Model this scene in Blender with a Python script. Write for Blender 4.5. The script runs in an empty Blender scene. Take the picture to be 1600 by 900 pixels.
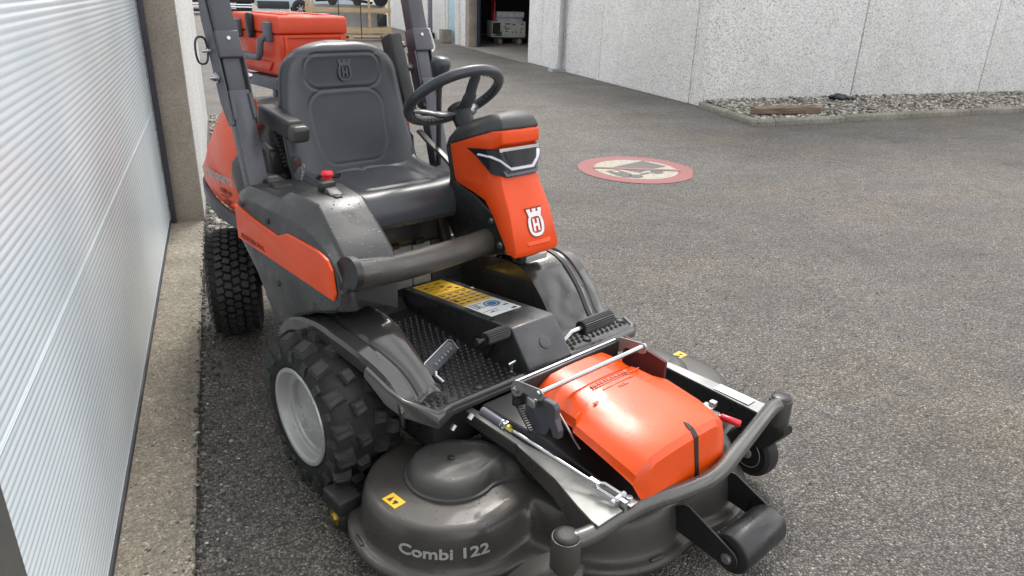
import bpy, bmesh, math, random
from mathutils import Vector, Matrix, noise
random.seed(7)
PI = math.pi
S = bpy.context.scene
COL = S.collection

# ---------------------------------------------------------------- camera, sky, sun, exposure
cam_d = bpy.data.cameras.new('camera')
cam = bpy.data.objects.new('camera', cam_d)
COL.objects.link(cam)
cam_d.sensor_width = 36.0
cam_d.lens = 1123.0 / 1600.0 * 36.0
cam_d.clip_start = 0.05
cam_d.clip_end = 500.0
_R = ((0.93282389, -0.35916812, 0.02894558), (-0.11251165, -0.36664109, -0.92353421), (0.34231668, 0.85823806, -0.38242217))
cam.matrix_world = Matrix(((_R[0][0], -_R[1][0], -_R[2][0], 0.0),
                           (_R[0][1], -_R[1][1], -_R[2][1], 0.0),
                           (_R[0][2], -_R[1][2], -_R[2][2], 1.5),
                           (0, 0, 0, 1)))
S.camera = cam
S.view_settings.view_transform = 'Standard'
S.view_settings.look = 'None'
S.view_settings.gamma = 1.0
S.view_settings.exposure = 0.76

SUN_EL, SUN_AZ = math.radians(52), math.radians(62)      # azimuth measured from +X towards +Y
world = bpy.data.worlds.new('World')
S.world = world
world.use_nodes = True
wn, wl = world.node_tree.nodes, world.node_tree.links
wn.clear()
w_out = wn.new('ShaderNodeOutputWorld')
w_bg = wn.new('ShaderNodeBackground')
w_bg.inputs['Strength'].default_value = 0.12
sky = wn.new('ShaderNodeTexSky')
sky.sky_type = 'NISHITA'
sky.sun_disc = False
sky.sun_elevation = SUN_EL
sky.sun_rotation = PI / 2 - SUN_AZ
sky.air_density = 1.0
sky.dust_density = 4.0
w_hsv = wn.new('ShaderNodeHueSaturation')
w_hsv.inputs['Saturation'].default_value = 0.35
w_hsv.inputs['Value'].default_value = 1.0
wl.new(sky.outputs[0], w_hsv.inputs['Color'])
w_tc = wn.new('ShaderNodeTexCoord')
w_no = wn.new('ShaderNodeTexNoise')
w_no.inputs['Scale'].default_value = 2.6
w_no.inputs['Detail'].default_value = 6.0
w_no.inputs['Roughness'].default_value = 0.6
wl.new(w_tc.outputs['Generated'], w_no.inputs['Vector'])
w_rp = wn.new('ShaderNodeValToRGB')
w_rp.color_ramp.elements[0].position = 0.38
w_rp.color_ramp.elements[1].position = 0.62
wl.new(w_no.outputs[0], w_rp.inputs[0])
w_mx = wn.new('ShaderNodeMix')
w_mx.data_type = 'RGBA'
wl.new(w_rp.outputs[0], w_mx.inputs[0])
wl.new(w_hsv.outputs[0], w_mx.inputs[6])
w_mx.inputs[7].default_value = (13.0, 13.1, 13.3, 1)     # bright cloud cover
wl.new(w_mx.outputs[2], w_bg.inputs['Color'])
wl.new(w_bg.outputs[0], w_out.inputs[0])

sun_d = bpy.data.lights.new('sun', 'SUN')
sun = bpy.data.objects.new('sun', sun_d)
COL.objects.link(sun)
sun_d.energy = 1.3
sun_d.angle = math.radians(16)
sun_d.color = (1.0, 0.965, 0.91)
_sd = Vector((math.cos(SUN_EL) * math.cos(SUN_AZ), math.cos(SUN_EL) * math.sin(SUN_AZ), math.sin(SUN_EL)))
sun.rotation_euler = _sd.to_track_quat('Z', 'Y').to_euler()
sun.location = _sd * 20

# ---------------------------------------------------------------- materials
def new_mat(name):
    m = bpy.data.materials.new(name)
    m.use_nodes = True
    nt = m.node_tree
    return m, nt.nodes, nt.links, nt.nodes['Principled BSDF']

def paint(name, col, rough=0.4, metal=0.0, coat=0.0, var=0.12, vscale=9.0, bump=0.0, bscale=350.0, wet=0.0, rvar=0.12, drops=0.0, spec=0.5):
    """painted / moulded surface: slight colour variation, grain, and rain-wet patches of lower roughness"""
    m, n, l, p = new_mat(name)
    tc = n.new('ShaderNodeTexCoord')
    no = n.new('ShaderNodeTexNoise'); no.inputs['Scale'].default_value = vscale; no.inputs['Detail'].default_value = 6
    l.new(tc.outputs['Object'], no.inputs['Vector'])
    mr = n.new('ShaderNodeMapRange'); mr.inputs[1].default_value = 0.3; mr.inputs[2].default_value = 0.7
    mr.inputs[3].default_value = 1 - var; mr.inputs[4].default_value = 1 + var
    l.new(no.outputs[0], mr.inputs[0])
    mu = n.new('ShaderNodeMix'); mu.data_type = 'RGBA'; mu.blend_type = 'MULTIPLY'; mu.inputs[0].default_value = 1
    mu.inputs[6].default_value = (*col, 1)
    l.new(mr.outputs[0], mu.inputs[7])
    l.new(mu.outputs[2], p.inputs['Base Color'])
    p.inputs['Metallic'].default_value = metal
    p.inputs['Coat Weight'].default_value = coat
    p.inputs['Coat Roughness'].default_value = 0.08
    p.inputs['Specular IOR Level'].default_value = spec
    n2 = n.new('ShaderNodeTexNoise'); n2.inputs['Scale'].default_value = 5.5; n2.inputs['Detail'].default_value = 5
    l.new(tc.outputs['Object'], n2.inputs['Vector'])
    r2 = n.new('ShaderNodeMapRange'); r2.inputs[1].default_value = 0.40; r2.inputs[2].default_value = 0.62
    r2.inputs[3].default_value = min(1.0, rough + rvar); r2.inputs[4].default_value = max(0.06, rough - rvar - wet)
    l.new(n2.outputs[0], r2.inputs[0])
    l.new(r2.outputs[0], p.inputs['Roughness'])
    hs = []
    if bump:
        n3 = n.new('ShaderNodeTexNoise'); n3.inputs['Scale'].default_value = bscale; n3.inputs['Detail'].default_value = 2
        l.new(tc.outputs['Object'], n3.inputs['Vector'])
        hs.append((n3.outputs[0], bump, 0.001))
    if drops:
        v = n.new('ShaderNodeTexVoronoi'); v.inputs['Scale'].default_value = 85.0; v.inputs['Randomness'].default_value = 1
        l.new(tc.outputs['Object'], v.inputs['Vector'])
        vr = n.new('ShaderNodeMapRange'); vr.interpolation_type = 'SMOOTHSTEP'
        vr.inputs[1].default_value = 0.0; vr.inputs[2].default_value = 0.32; vr.inputs[3].default_value = 1; vr.inputs[4].default_value = 0
        l.new(v.outputs['Distance'], vr.inputs[0])
        sp = n.new('ShaderNodeSeparateColor'); l.new(v.outputs['Color'], sp.inputs[0])
        th = n.new('ShaderNodeMath'); th.operation = 'GREATER_THAN'; th.inputs[1].default_value = 0.72
        l.new(sp.outputs[0], th.inputs[0])
        mm = n.new('ShaderNodeMath'); mm.operation = 'MULTIPLY'
        l.new(vr.outputs[0], mm.inputs[0]); l.new(th.outputs[0], mm.inputs[1])
        hs.append((mm.outputs[0], drops, 0.004))
    prev = None
    for h, st, d in hs:
        b = n.new('ShaderNodeBump'); b.inputs['Strength'].default_value = st; b.inputs['Distance'].default_value = d
        l.new(h, b.inputs['Height'])
        if prev: l.new(prev, b.inputs['Normal'])
        prev = b.outputs[0]
    if prev: l.new(prev, p.inputs['Normal'])
    return m

M = {}
M['orange'] = paint('orange_plastic', (0.79, 0.074, 0.008), 0.38, coat=0.10, spec=0.35, var=0.06, rvar=0.08, drops=0.12)
M['orange_matt'] = paint('orange_box_plastic', (0.64, 0.060, 0.018), 0.5, var=0.05, bump=0.15, bscale=500)
M['grey'] = paint('dark_grey_plastic', (0.036, 0.037, 0.037), 0.38, var=0.15, bump=0.35, bscale=420, wet=0.12, drops=0.3)
M['metalgrey'] = paint('grey_metallic_paint', (0.070, 0.065, 0.059), 0.42, metal=0.25, coat=0.12, var=0.15, vscale=5, wet=0.06, drops=0.3)
M['black'] = paint('black_plastic', (0.018, 0.018, 0.019), 0.45, bump=0.3, wet=0.1, drops=0.2)
M['blackmetal'] = paint('black_powder_coat', (0.020, 0.020, 0.022), 0.42, wet=0.08)
M['rops'] = paint('charcoal_powder_coat', (0.070, 0.070, 0.082), 0.42, var=0.08, wet=0.05)
M['vinyl'] = paint('seat_vinyl', (0.040, 0.044, 0.051), 0.30, var=0.06, bump=0.25, bscale=500, wet=0.0, rvar=0.02, drops=0.06)
M['rubber'] = paint('tyre_rubber', (0.014, 0.014, 0.014), 0.72, var=0.3, vscale=25, bump=0.3, bscale=200)
M['lug'] = paint('tyre_lug_rubber', (0.034, 0.034, 0.032), 0.6, var=0.4, vscale=40, bump=0.4, bscale=160)
M['silver'] = paint('silver_rim_paint', (0.46, 0.46, 0.45), 0.34, metal=0.35, coat=0.2, var=0.08)
M['zinc'] = paint('zinc_plated_steel', (0.50, 0.51, 0.52), 0.33, metal=1.0, var=0.15)
M['steelgrey'] = paint('worn_grey_steel', (0.30, 0.305, 0.30), 0.45, metal=0.4, var=0.25)
M['plate_grey'] = paint('light_grey_arm_paint', (0.43, 0.43, 0.40), 0.36, var=0.14, wet=0.15, vscale=14)
M['brass'] = paint('brass', (0.55, 0.42, 0.12), 0.3, metal=1.0)
M['red'] = paint('red_plastic', (0.70, 0.015, 0.03), 0.3, coat=0.3, var=0.05)
M['yellow'] = paint('yellow_label', (0.85, 0.50, 0.012), 0.4, var=0.05)
M['white'] = paint('white_label', (0.80, 0.80, 0.80), 0.4, var=0.04)
M['ink'] = paint('black_ink', (0.02, 0.02, 0.02), 0.5)
M['blueink'] = paint('blue_ink', (0.01, 0.16, 0.33), 0.45)
M['greyink'] = paint('grey_print', (0.36, 0.36, 0.35), 0.45, var=0.1)
M['paleink'] = paint('pale_print', (0.50, 0.47, 0.46), 0.5)
M['darkprint'] = paint('dark_print', (0.23, 0.03, 0.012), 0.5)
M['cover_orange'] = paint('glossy_orange_cover', (0.76, 0.074, 0.002), 0.25, coat=0.20, var=0.06, rvar=0.12, drops=0.12)
M['cover_orange'].node_tree.nodes['Principled BSDF'].inputs['Coat Roughness'].default_value = 0.28
M['satin'] = paint('satin_grey_cover_plastic', (0.062, 0.061, 0.057), 0.50, var=0.12, bump=0.5, bscale=450, wet=0.08, drops=0.2)
M['tunnel'] = paint('wet_grey_tunnel_plastic', (0.045, 0.045, 0.046), 0.30, coat=0.2, var=0.15, bump=0.35, bscale=420, wet=0.12, drops=0.4)
M['rimdark'] = paint('shaded_rim_disc_paint', (0.20, 0.20, 0.195), 0.45, metal=0.2, var=0.12)  # darker rim colour, with the shade of the deep dish put into it
M['barpaint'] = paint('grey_bar_paint', (0.095, 0.092, 0.086), 0.30, metal=0.35, coat=0.3, var=0.15, wet=0.05, drops=0.3)
M['dirt'] = paint('damp_dirt', (0.035, 0.030, 0.022), 0.9)
M['orangeprint'] = paint('faint_dark_orange_print', (0.45, 0.055, 0.02), 0.4)
M['lens_dark'] = paint('lamp_dark_bezel', (0.018, 0.020, 0.026), 0.16, spec=0.15, rvar=0.03)
M['lampblack'] = paint('lamp_gloss_black', (0.006, 0.006, 0.007), 0.14, spec=0.1, rvar=0.03)
M['lampwhite'] = paint('lamp_white_light_guide', (0.75, 0.76, 0.78), 0.25)
M['mesh'] = paint('black_grille', (0.012, 0.012, 0.014), 0.5)
M['debris'] = paint('black_plastic_scrap', (0.02, 0.02, 0.022), 0.35, wet=0.1)
M['bluedoor'] = paint('pale_blue_door', (0.36, 0.52, 0.60), 0.5, var=0.06)
M['slate'] = paint('slate_frame', (0.09, 0.095, 0.12), 0.5)
M['pipe'] = paint('grey_zinc_pipe', (0.34, 0.35, 0.36), 0.45, metal=0.3, var=0.12)
M['carblack'] = paint('black_car_paint', (0.012, 0.013, 0.018), 0.15, coat=0.6, var=0.02)
M['carwhite'] = paint('pale_van_paint', (0.50, 0.60, 0.66), 0.2, coat=0.5, var=0.02)
M['carclad'] = paint('grey_car_cladding', (0.03, 0.034, 0.04), 0.55)
M['chrome'] = paint('brushed_step', (0.65, 0.66, 0.68), 0.25, metal=0.8)
M['doorseal'] = paint('door_seal_rubber', (0.035, 0.035, 0.045), 0.5)
M['jamb'] = paint('door_jamb_steel', (0.085, 0.085, 0.08), 0.5)
M['dark'] = paint('dark_interior', (0.10, 0.10, 0.11), 0.8)
M['darkblue'] = paint('dark_blue_curtain', (0.02, 0.026, 0.05), 0.7)
M['card'] = paint('printed_carton', (0.74, 0.74, 0.71), 0.6, var=0.1)
M['cardgreen'] = paint('green_carton_print', (0.12, 0.26, 0.05), 0.6)
M['carddark'] = paint('dark_carton_print', (0.03, 0.05, 0.04), 0.6, var=0.4)
M['plasticwrap'] = paint('pale_wrapped_parcel', (0.72, 0.73, 0.78), 0.35, var=0.2, vscale=12)
M['greycard'] = paint('grey_carton', (0.34, 0.34, 0.34), 0.7, var=0.1, vscale=4)
M['maroon'] = paint('maroon_print', (0.09, 0.02, 0.02), 0.6)

def glass(name):
    """thin clear cover: mostly see-through with a mirror-like skin at grazing angles"""
    m, n, l, p = new_mat(name)
    n.remove(p)
    tr = n.new('ShaderNodeBsdfTransparent'); tr.inputs[0].default_value = (0.92, 0.93, 0.95, 1)
    gl = n.new('ShaderNodeBsdfGlossy'); gl.inputs['Roughness'].default_value = 0.05; gl.inputs[0].default_value = (0.9, 0.9, 0.9, 1)
    lw = n.new('ShaderNodeLayerWeight'); lw.inputs[0].default_value = 0.5
    pw = n.new('ShaderNodeMath'); pw.operation = 'POWER'; pw.inputs[1].default_value = 4.0; l.new(lw.outputs['Facing'], pw.inputs[0])
    fr = n.new('ShaderNodeMath'); fr.operation = 'MULTIPLY_ADD'; fr.inputs[1].default_value = 0.6; fr.inputs[2].default_value = 0.018; l.new(pw.outputs[0], fr.inputs[0])
    mx = n.new('ShaderNodeMixShader'); l.new(fr.outputs[0], mx.inputs[0]); l.new(tr.outputs[0], mx.inputs[1]); l.new(gl.outputs[0], mx.inputs[2])
    l.new(mx.outputs[0], n['Material Output'].inputs[0])
    return m
M['glass'] = glass('clear_lens')
M['wetgrey'] = paint('wet_grey_metal_paint', (0.058, 0.056, 0.053), 0.20, metal=0.2, coat=0.5, var=0.12, vscale=6, wet=0.08, rvar=0.08, drops=0.3)

def wood(name, a, b, scale=18):
    m, n, l, p = new_mat(name)
    tc = n.new('ShaderNodeTexCoord'); mp = n.new('ShaderNodeMapping'); mp.inputs['Scale'].default_value = (1.2, 12, 12)
    l.new(tc.outputs['Object'], mp.inputs[0])
    no = n.new('ShaderNodeTexNoise'); no.inputs['Scale'].default_value = scale / 6; no.inputs['Detail'].default_value = 8
    l.new(mp.outputs[0], no.inputs['Vector'])
    rp = n.new('ShaderNodeValToRGB'); rp.color_ramp.elements[0].position = 0.3; rp.color_ramp.elements[1].position = 0.7
    rp.color_ramp.elements[0].color = (*a, 1); rp.color_ramp.elements[1].color = (*b, 1)
    l.new(no.outputs[0], rp.inputs[0]); l.new(rp.outputs[0], p.inputs['Base Color'])
    p.inputs['Roughness'].default_value = 0.75
    bu = n.new('ShaderNodeBump'); bu.inputs['Strength'].default_value = 0.5; bu.inputs['Distance'].default_value = 0.004
    l.new(no.outputs[0], bu.inputs['Height']); l.new(bu.outputs[0], p.inputs['Normal'])
    return m
M['pine'] = wood('pine_boards', (0.40, 0.28, 0.15), (0.58, 0.45, 0.28))
M['oldwood'] = wood('weathered_plank', (0.07, 0.045, 0.03), (0.26, 0.18, 0.13))

def stone_mat(name, cols, scale, rough=0.85, bump=0.8, dist=0.004, patch=None, gap=None, stain=False, fine=(0.62, 1.38)):
    """broken-aggregate surface: voronoi grains of random grey plus fine sand noise"""
    m, n, l, p = new_mat(name)
    tc = n.new('ShaderNodeTexCoord')
    nz = n.new('ShaderNodeTexNoise'); nz.inputs['Scale'].default_value = scale * 0.9; nz.inputs['Detail'].default_value = 3
    l.new(tc.outputs['Object'], nz.inputs['Vector'])
    dv = n.new('ShaderNodeMix'); dv.data_type = 'VECTOR'; dv.inputs[0].default_value = 0.012 * 40 / scale
    l.new(tc.outputs['Object'], dv.inputs[4]); l.new(nz.outputs['Color'], dv.inputs[5])
    v = n.new('ShaderNodeTexVoronoi'); v.inputs['Scale'].default_value = scale
    l.new(dv.outputs[1], v.inputs['Vector'])
    sp = n.new('ShaderNodeSeparateColor'); l.new(v.outputs['Color'], sp.inputs[0])
    rp = n.new('ShaderNodeValToRGB')
    el = rp.color_ramp.elements
    el[0].position, el[0].color = cols[0][0], (*cols[0][1], 1)
    el[1].position, el[1].color = cols[-1][0], (*cols[-1][1], 1)
    for pos, c in cols[1:-1]:
        e = el.new(pos); e.color = (*c, 1)
    l.new(sp.outputs[0], rp.inputs[0])
    n2 = n.new('ShaderNodeTexNoise'); n2.inputs['Scale'].default_value = scale * 3.2; n2.inputs['Detail'].default_value = 3
    l.new(tc.outputs['Object'], n2.inputs['Vector'])
    m2 = n.new('ShaderNodeMapRange'); m2.inputs[1].default_value = 0.3; m2.inputs[2].default_value = 0.7; m2.inputs[3].default_value = fine[0]; m2.inputs[4].default_value = fine[1]
    l.new(n2.outputs[0], m2.inputs[0])
    mu = n.new('ShaderNodeMix'); mu.data_type = 'RGBA'; mu.blend_type = 'MULTIPLY'; mu.inputs[0].default_value = 1
    l.new(rp.outputs[0], mu.inputs[6]); l.new(m2.outputs[0], mu.inputs[7])
    out = mu.outputs[2]
    if gap:                         # dark binder showing between the stones
        gr = n.new('ShaderNodeMapRange'); gr.interpolation_type = 'SMOOTHSTEP'
        gr.inputs[1].default_value = 0.36; gr.inputs[2].default_value = 0.66; gr.inputs[3].default_value = 1.0; gr.inputs[4].default_value = gap
        l.new(v.outputs['Distance'], gr.inputs[0])
        gm_ = n.new('ShaderNodeMix'); gm_.data_type = 'RGBA'; gm_.blend_type = 'MULTIPLY'; gm_.inputs[0].default_value = 1
        l.new(out, gm_.inputs[6]); l.new(gr.outputs[0], gm_.inputs[7]); out = gm_.outputs[2]
    if patch:                       # broad stains: (scale, dark factor, light factor)
        for sc, lo, hi in patch:
            n3 = n.new('ShaderNodeTexNoise'); n3.inputs['Scale'].default_value = sc; n3.inputs['Detail'].default_value = 5
            l.new(tc.outputs['Object'], n3.inputs['Vector'])
            m3 = n.new('ShaderNodeMapRange'); m3.inputs[1].default_value = 0.32; m3.inputs[2].default_value = 0.68; m3.inputs[3].default_value = lo; m3.inputs[4].default_value = hi
            l.new(n3.outputs[0], m3.inputs[0])
            mx = n.new('ShaderNodeMix'); mx.data_type = 'RGBA'; mx.blend_type = 'MULTIPLY'; mx.inputs[0].default_value = 1
            l.new(out, mx.inputs[6]); l.new(m3.outputs[0], mx.inputs[7])
            out = mx.outputs[2]
    if stain:                       # tan dust and darker tyre-rubbed tracks
        mp = n.new('ShaderNodeMapping'); mp.inputs['Scale'].default_value = (0.35, 0.9, 1.0); mp.inputs['Rotation'].default_value = (0, 0, 0.5)
        l.new(tc.outputs['Object'], mp.inputs[0])
        for sc, lo_, hi_, colr, amt in ((0.9, 0.50, 0.70, (1.14, 1.02, 0.80), 0.9), (1.5, 0.54, 0.66, (0.68, 0.69, 0.72), 0.65), (5.0, 0.60, 0.72, (0.62, 0.62, 0.62), 0.7), (38.0, 0.63, 0.69, (0.30, 0.29, 0.28), 0.9), (2.6, 0.64, 0.70, (1.38, 1.36, 1.28), 0.6)):
            ns = n.new('ShaderNodeTexNoise'); ns.inputs['Scale'].default_value = sc; ns.inputs['Detail'].default_value = 6; ns.inputs['Roughness'].default_value = 0.62
            l.new(mp.outputs[0], ns.inputs['Vector'])
            ms = n.new('ShaderNodeMapRange'); ms.inputs[1].default_value = lo_; ms.inputs[2].default_value = hi_; ms.inputs[3].default_value = 0; ms.inputs[4].default_value = amt
            l.new(ns.outputs[0], ms.inputs[0])
            mx = n.new('ShaderNodeMix'); mx.data_type = 'RGBA'; mx.blend_type = 'MULTIPLY'; mx.inputs[7].default_value = (*colr, 1)
            l.new(ms.outputs[0], mx.inputs[0]); l.new(out, mx.inputs[6]); out = mx.outputs[2]
    l.new(out, p.inputs['Base Color'])
    p.inputs['Roughness'].default_value = rough
    inv = n.new('ShaderNodeMapRange'); inv.inputs[1].default_value = 0.0; inv.inputs[2].default_value = 0.6; inv.inputs[3].default_value = 1; inv.inputs[4].default_value = 0
    l.new(v.outputs['Distance'], inv.inputs[0])
    ad = n.new('ShaderNodeMath'); ad.operation = 'MULTIPLY_ADD'; ad.inputs[1].default_value = 0.5
    l.new(n2.outputs[0], ad.inputs[0]); l.new(inv.outputs[0], ad.inputs[2])
    ad2 = n.new('ShaderNodeMath'); ad2.operation = 'MULTIPLY_ADD'; ad2.inputs[1].default_value = 0.7
    l.new(sp.outputs[1], ad2.inputs[0]); l.new(ad.outputs[0], ad2.inputs[2])
    bu = n.new('ShaderNodeBump'); bu.inputs['Strength'].default_value = bump; bu.inputs['Distance'].default_value = dist
    l.new(ad2.outputs[0], bu.inputs['Height']); l.new(bu.outputs[0], p.inputs['Normal'])
    return m, n, l, p, out
asph, an, al, ap, aout = stone_mat('asphalt', [(0.0, (0.085, 0.078, 0.069)), (0.22, (0.175, 0.160, 0.143)), (0.70, (0.250, 0.230, 0.205)), (0.94, (0.33, 0.303, 0.272)), (1.0, (0.56, 0.52, 0.46))],
                 122, 0.68, 1.0, 0.008, gap=0.36, fine=(0.52, 1.48), patch=[(0.35, 0.84, 1.12), (1.7, 0.86, 1.12), (9.0, 0.88, 1.11)], stain=True)
M['asphalt'] = asph
M['concrete'] = stone_mat('old_concrete', [(0.0, (0.15, 0.130, 0.100)), (0.5, (0.24, 0.212, 0.165)), (0.95, (0.30, 0.265, 0.21)), (1.0, (0.5, 0.46, 0.38))], 160, 0.9, 0.55, 0.002, patch=[(3.0, 0.8, 1.15), (28.0, 0.82, 1.1)])[0]
M['column'] = stone_mat('weathered_column_concrete', [(0.0, (0.25, 0.215, 0.175)), (1.0, (0.33, 0.29, 0.24))], 140, 0.9, 0.3, 0.001, patch=[(2.0, 0.8, 1.15), (7.0, 0.9, 1.08)])[0]
M['kerb'] = stone_mat('kerb_concrete', [(0.0, (0.13, 0.125, 0.10)), (1.0, (0.26, 0.25, 0.21))], 90, 0.9, 0.4, 0.002, patch=[(2.0, 0.7, 1.2)])[0]
M['wall'] = stone_mat('exposed_aggregate_panel', [(0.0, (0.22, 0.22, 0.215)), (0.11, (0.50, 0.495, 0.485)), (0.4, (0.72, 0.715, 0.70)), (1.0, (0.85, 0.845, 0.83))], 85, 0.9, 0.8, 0.004, patch=[(0.5, 0.93, 1.05), (4, 0.95, 1.04)])[0]
M['wallwhite'] = stone_mat('white_rough_render', [(0.0, (0.50, 0.50, 0.48)), (0.3, (0.70, 0.70, 0.67)), (1.0, (0.80, 0.80, 0.77))], 75, 0.9, 0.8, 0.005, patch=[(0.8, 0.92, 1.04)])[0]
M['gravel'] = stone_mat('gravel_bed', [(0.0, (0.05, 0.048, 0.042)), (1.0, (0.16, 0.15, 0.13))], 40, 0.9, 1.0, 0.01)[0]
M['garagefloor'] = stone_mat('garage_floor_concrete', [(0.0, (0.19, 0.18, 0.16)), (1.0, (0.27, 0.25, 0.22))], 60, 0.8, 0.2, 0.001, patch=[(1.0, 0.8, 1.1)])[0]

def pebble_mat(name, cols):
    m, n, l, p = new_mat(name)
    g = n.new('ShaderNodeNewGeometry')
    rp = n.new('ShaderNodeValToRGB'); el = rp.color_ramp.elements
    el[0].position, el[0].color = cols[0][0], (*cols[0][1], 1); el[1].position, el[1].color = cols[-1][0], (*cols[-1][1], 1)
    for pos, c in cols[1:-1]:
        e = el.new(pos); e.color = (*c, 1)
    l.new(g.outputs['Random Per Island'], rp.inputs[0]); l.new(rp.outputs[0], p.inputs['Base Color'])
    p.inputs['Roughness'].default_value = 0.8
    return m
M['pebble'] = pebble_mat('mixed_pebbles', [(0.0, (0.05, 0.046, 0.04)), (0.35, (0.14, 0.13, 0.112)), (0.7, (0.27, 0.25, 0.215)), (1.0, (0.52, 0.48, 0.42))])
M['grit'] = pebble_mat('asphalt_grit', [(0.0, (0.03, 0.03, 0.028)), (0.6, (0.12, 0.115, 0.105)), (0.9, (0.25, 0.24, 0.22)), (1.0, (0.5, 0.48, 0.45))])

def road_paint(name, col, wear=0.5):
    m, n, l, p = new_mat(name)
    tc = n.new('ShaderNodeTexCoord')
    no = n.new('ShaderNodeTexNoise'); no.inputs['Scale'].default_value = 70; no.inputs['Detail'].default_value = 6; no.inputs['Roughness'].default_value = 0.7
    l.new(tc.outputs['Object'], no.inputs['Vector'])
    rp = n.new('ShaderNodeValToRGB'); rp.color_ramp.elements[0].position = 0.37; rp.color_ramp.elements[1].position = 0.50
    rp.color_ramp.elements[0].color = (0.14, 0.095, 0.09, 1); rp.color_ramp.elements[1].color = (*col, 1)
    l.new(no.outputs[0], rp.inputs[0])
    l.new(rp.outputs[0], p.inputs['Base Color'])
    p.inputs['Roughness'].default_value = 0.7
    v = n.new('ShaderNodeTexVoronoi'); v.inputs['Scale'].default_value = 115; l.new(tc.outputs['Object'], v.inputs['Vector'])
    bu = n.new('ShaderNodeBump'); bu.inputs['Strength'].default_value = 0.5; bu.inputs['Distance'].default_value = 0.003; bu.invert = True
    l.new(v.outputs['Distance'], bu.inputs['Height']); l.new(bu.outputs[0], p.inputs['Normal'])
    return m
M['roadred'] = road_paint('worn_red_road_paint', (0.27, 0.080, 0.077))
M['roadwhite'] = road_paint('worn_white_road_paint', (0.37, 0.355, 0.29))
M['roadblack'] = road_paint('worn_grey_road_paint', (0.085, 0.085, 0.08))
M['roadbar'] = road_paint('worn_pink_road_paint', (0.27, 0.12, 0.11))

def door_mat():
    m, n, l, p = new_mat('pale_blue_white_door_enamel')
    tc = n.new('ShaderNodeTexCoord')
    no = n.new('ShaderNodeTexNoise'); no.inputs['Scale'].default_value = 2.2; no.inputs['Detail'].default_value = 4
    l.new(tc.outputs['Object'], no.inputs['Vector'])
    rp = n.new('ShaderNodeValToRGB'); rp.color_ramp.elements[0].position = 0.3; rp.color_ramp.elements[1].position = 0.7
    rp.color_ramp.elements[0].color = (0.60, 0.675, 0.715, 1); rp.color_ramp.elements[1].color = (0.67, 0.73, 0.765, 1)
    l.new(no.outputs[0], rp.inputs[0]); l.new(rp.outputs[0], p.inputs['Base Color'])
    p.inputs['Roughness'].default_value = 0.16
    return m
M['door'] = door_mat()

# ---------------------------------------------------------------- mesh helpers
def tag(o, label=None, cat=None, group=None, kind=None):
    if label: o['label'] = label
    if cat: o['category'] = cat
    if group: o['group'] = group
    if kind: o['kind'] = kind
    return o

def empty(name, loc=(0, 0, 0), rz=0.0, parent=None):
    o = bpy.data.objects.new(name, None)
    o.empty_display_size = 0.1
    COL.objects.link(o)
    o.location = loc; o.rotation_euler = (0, 0, rz)
    if parent: o.parent = parent
    return o

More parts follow.
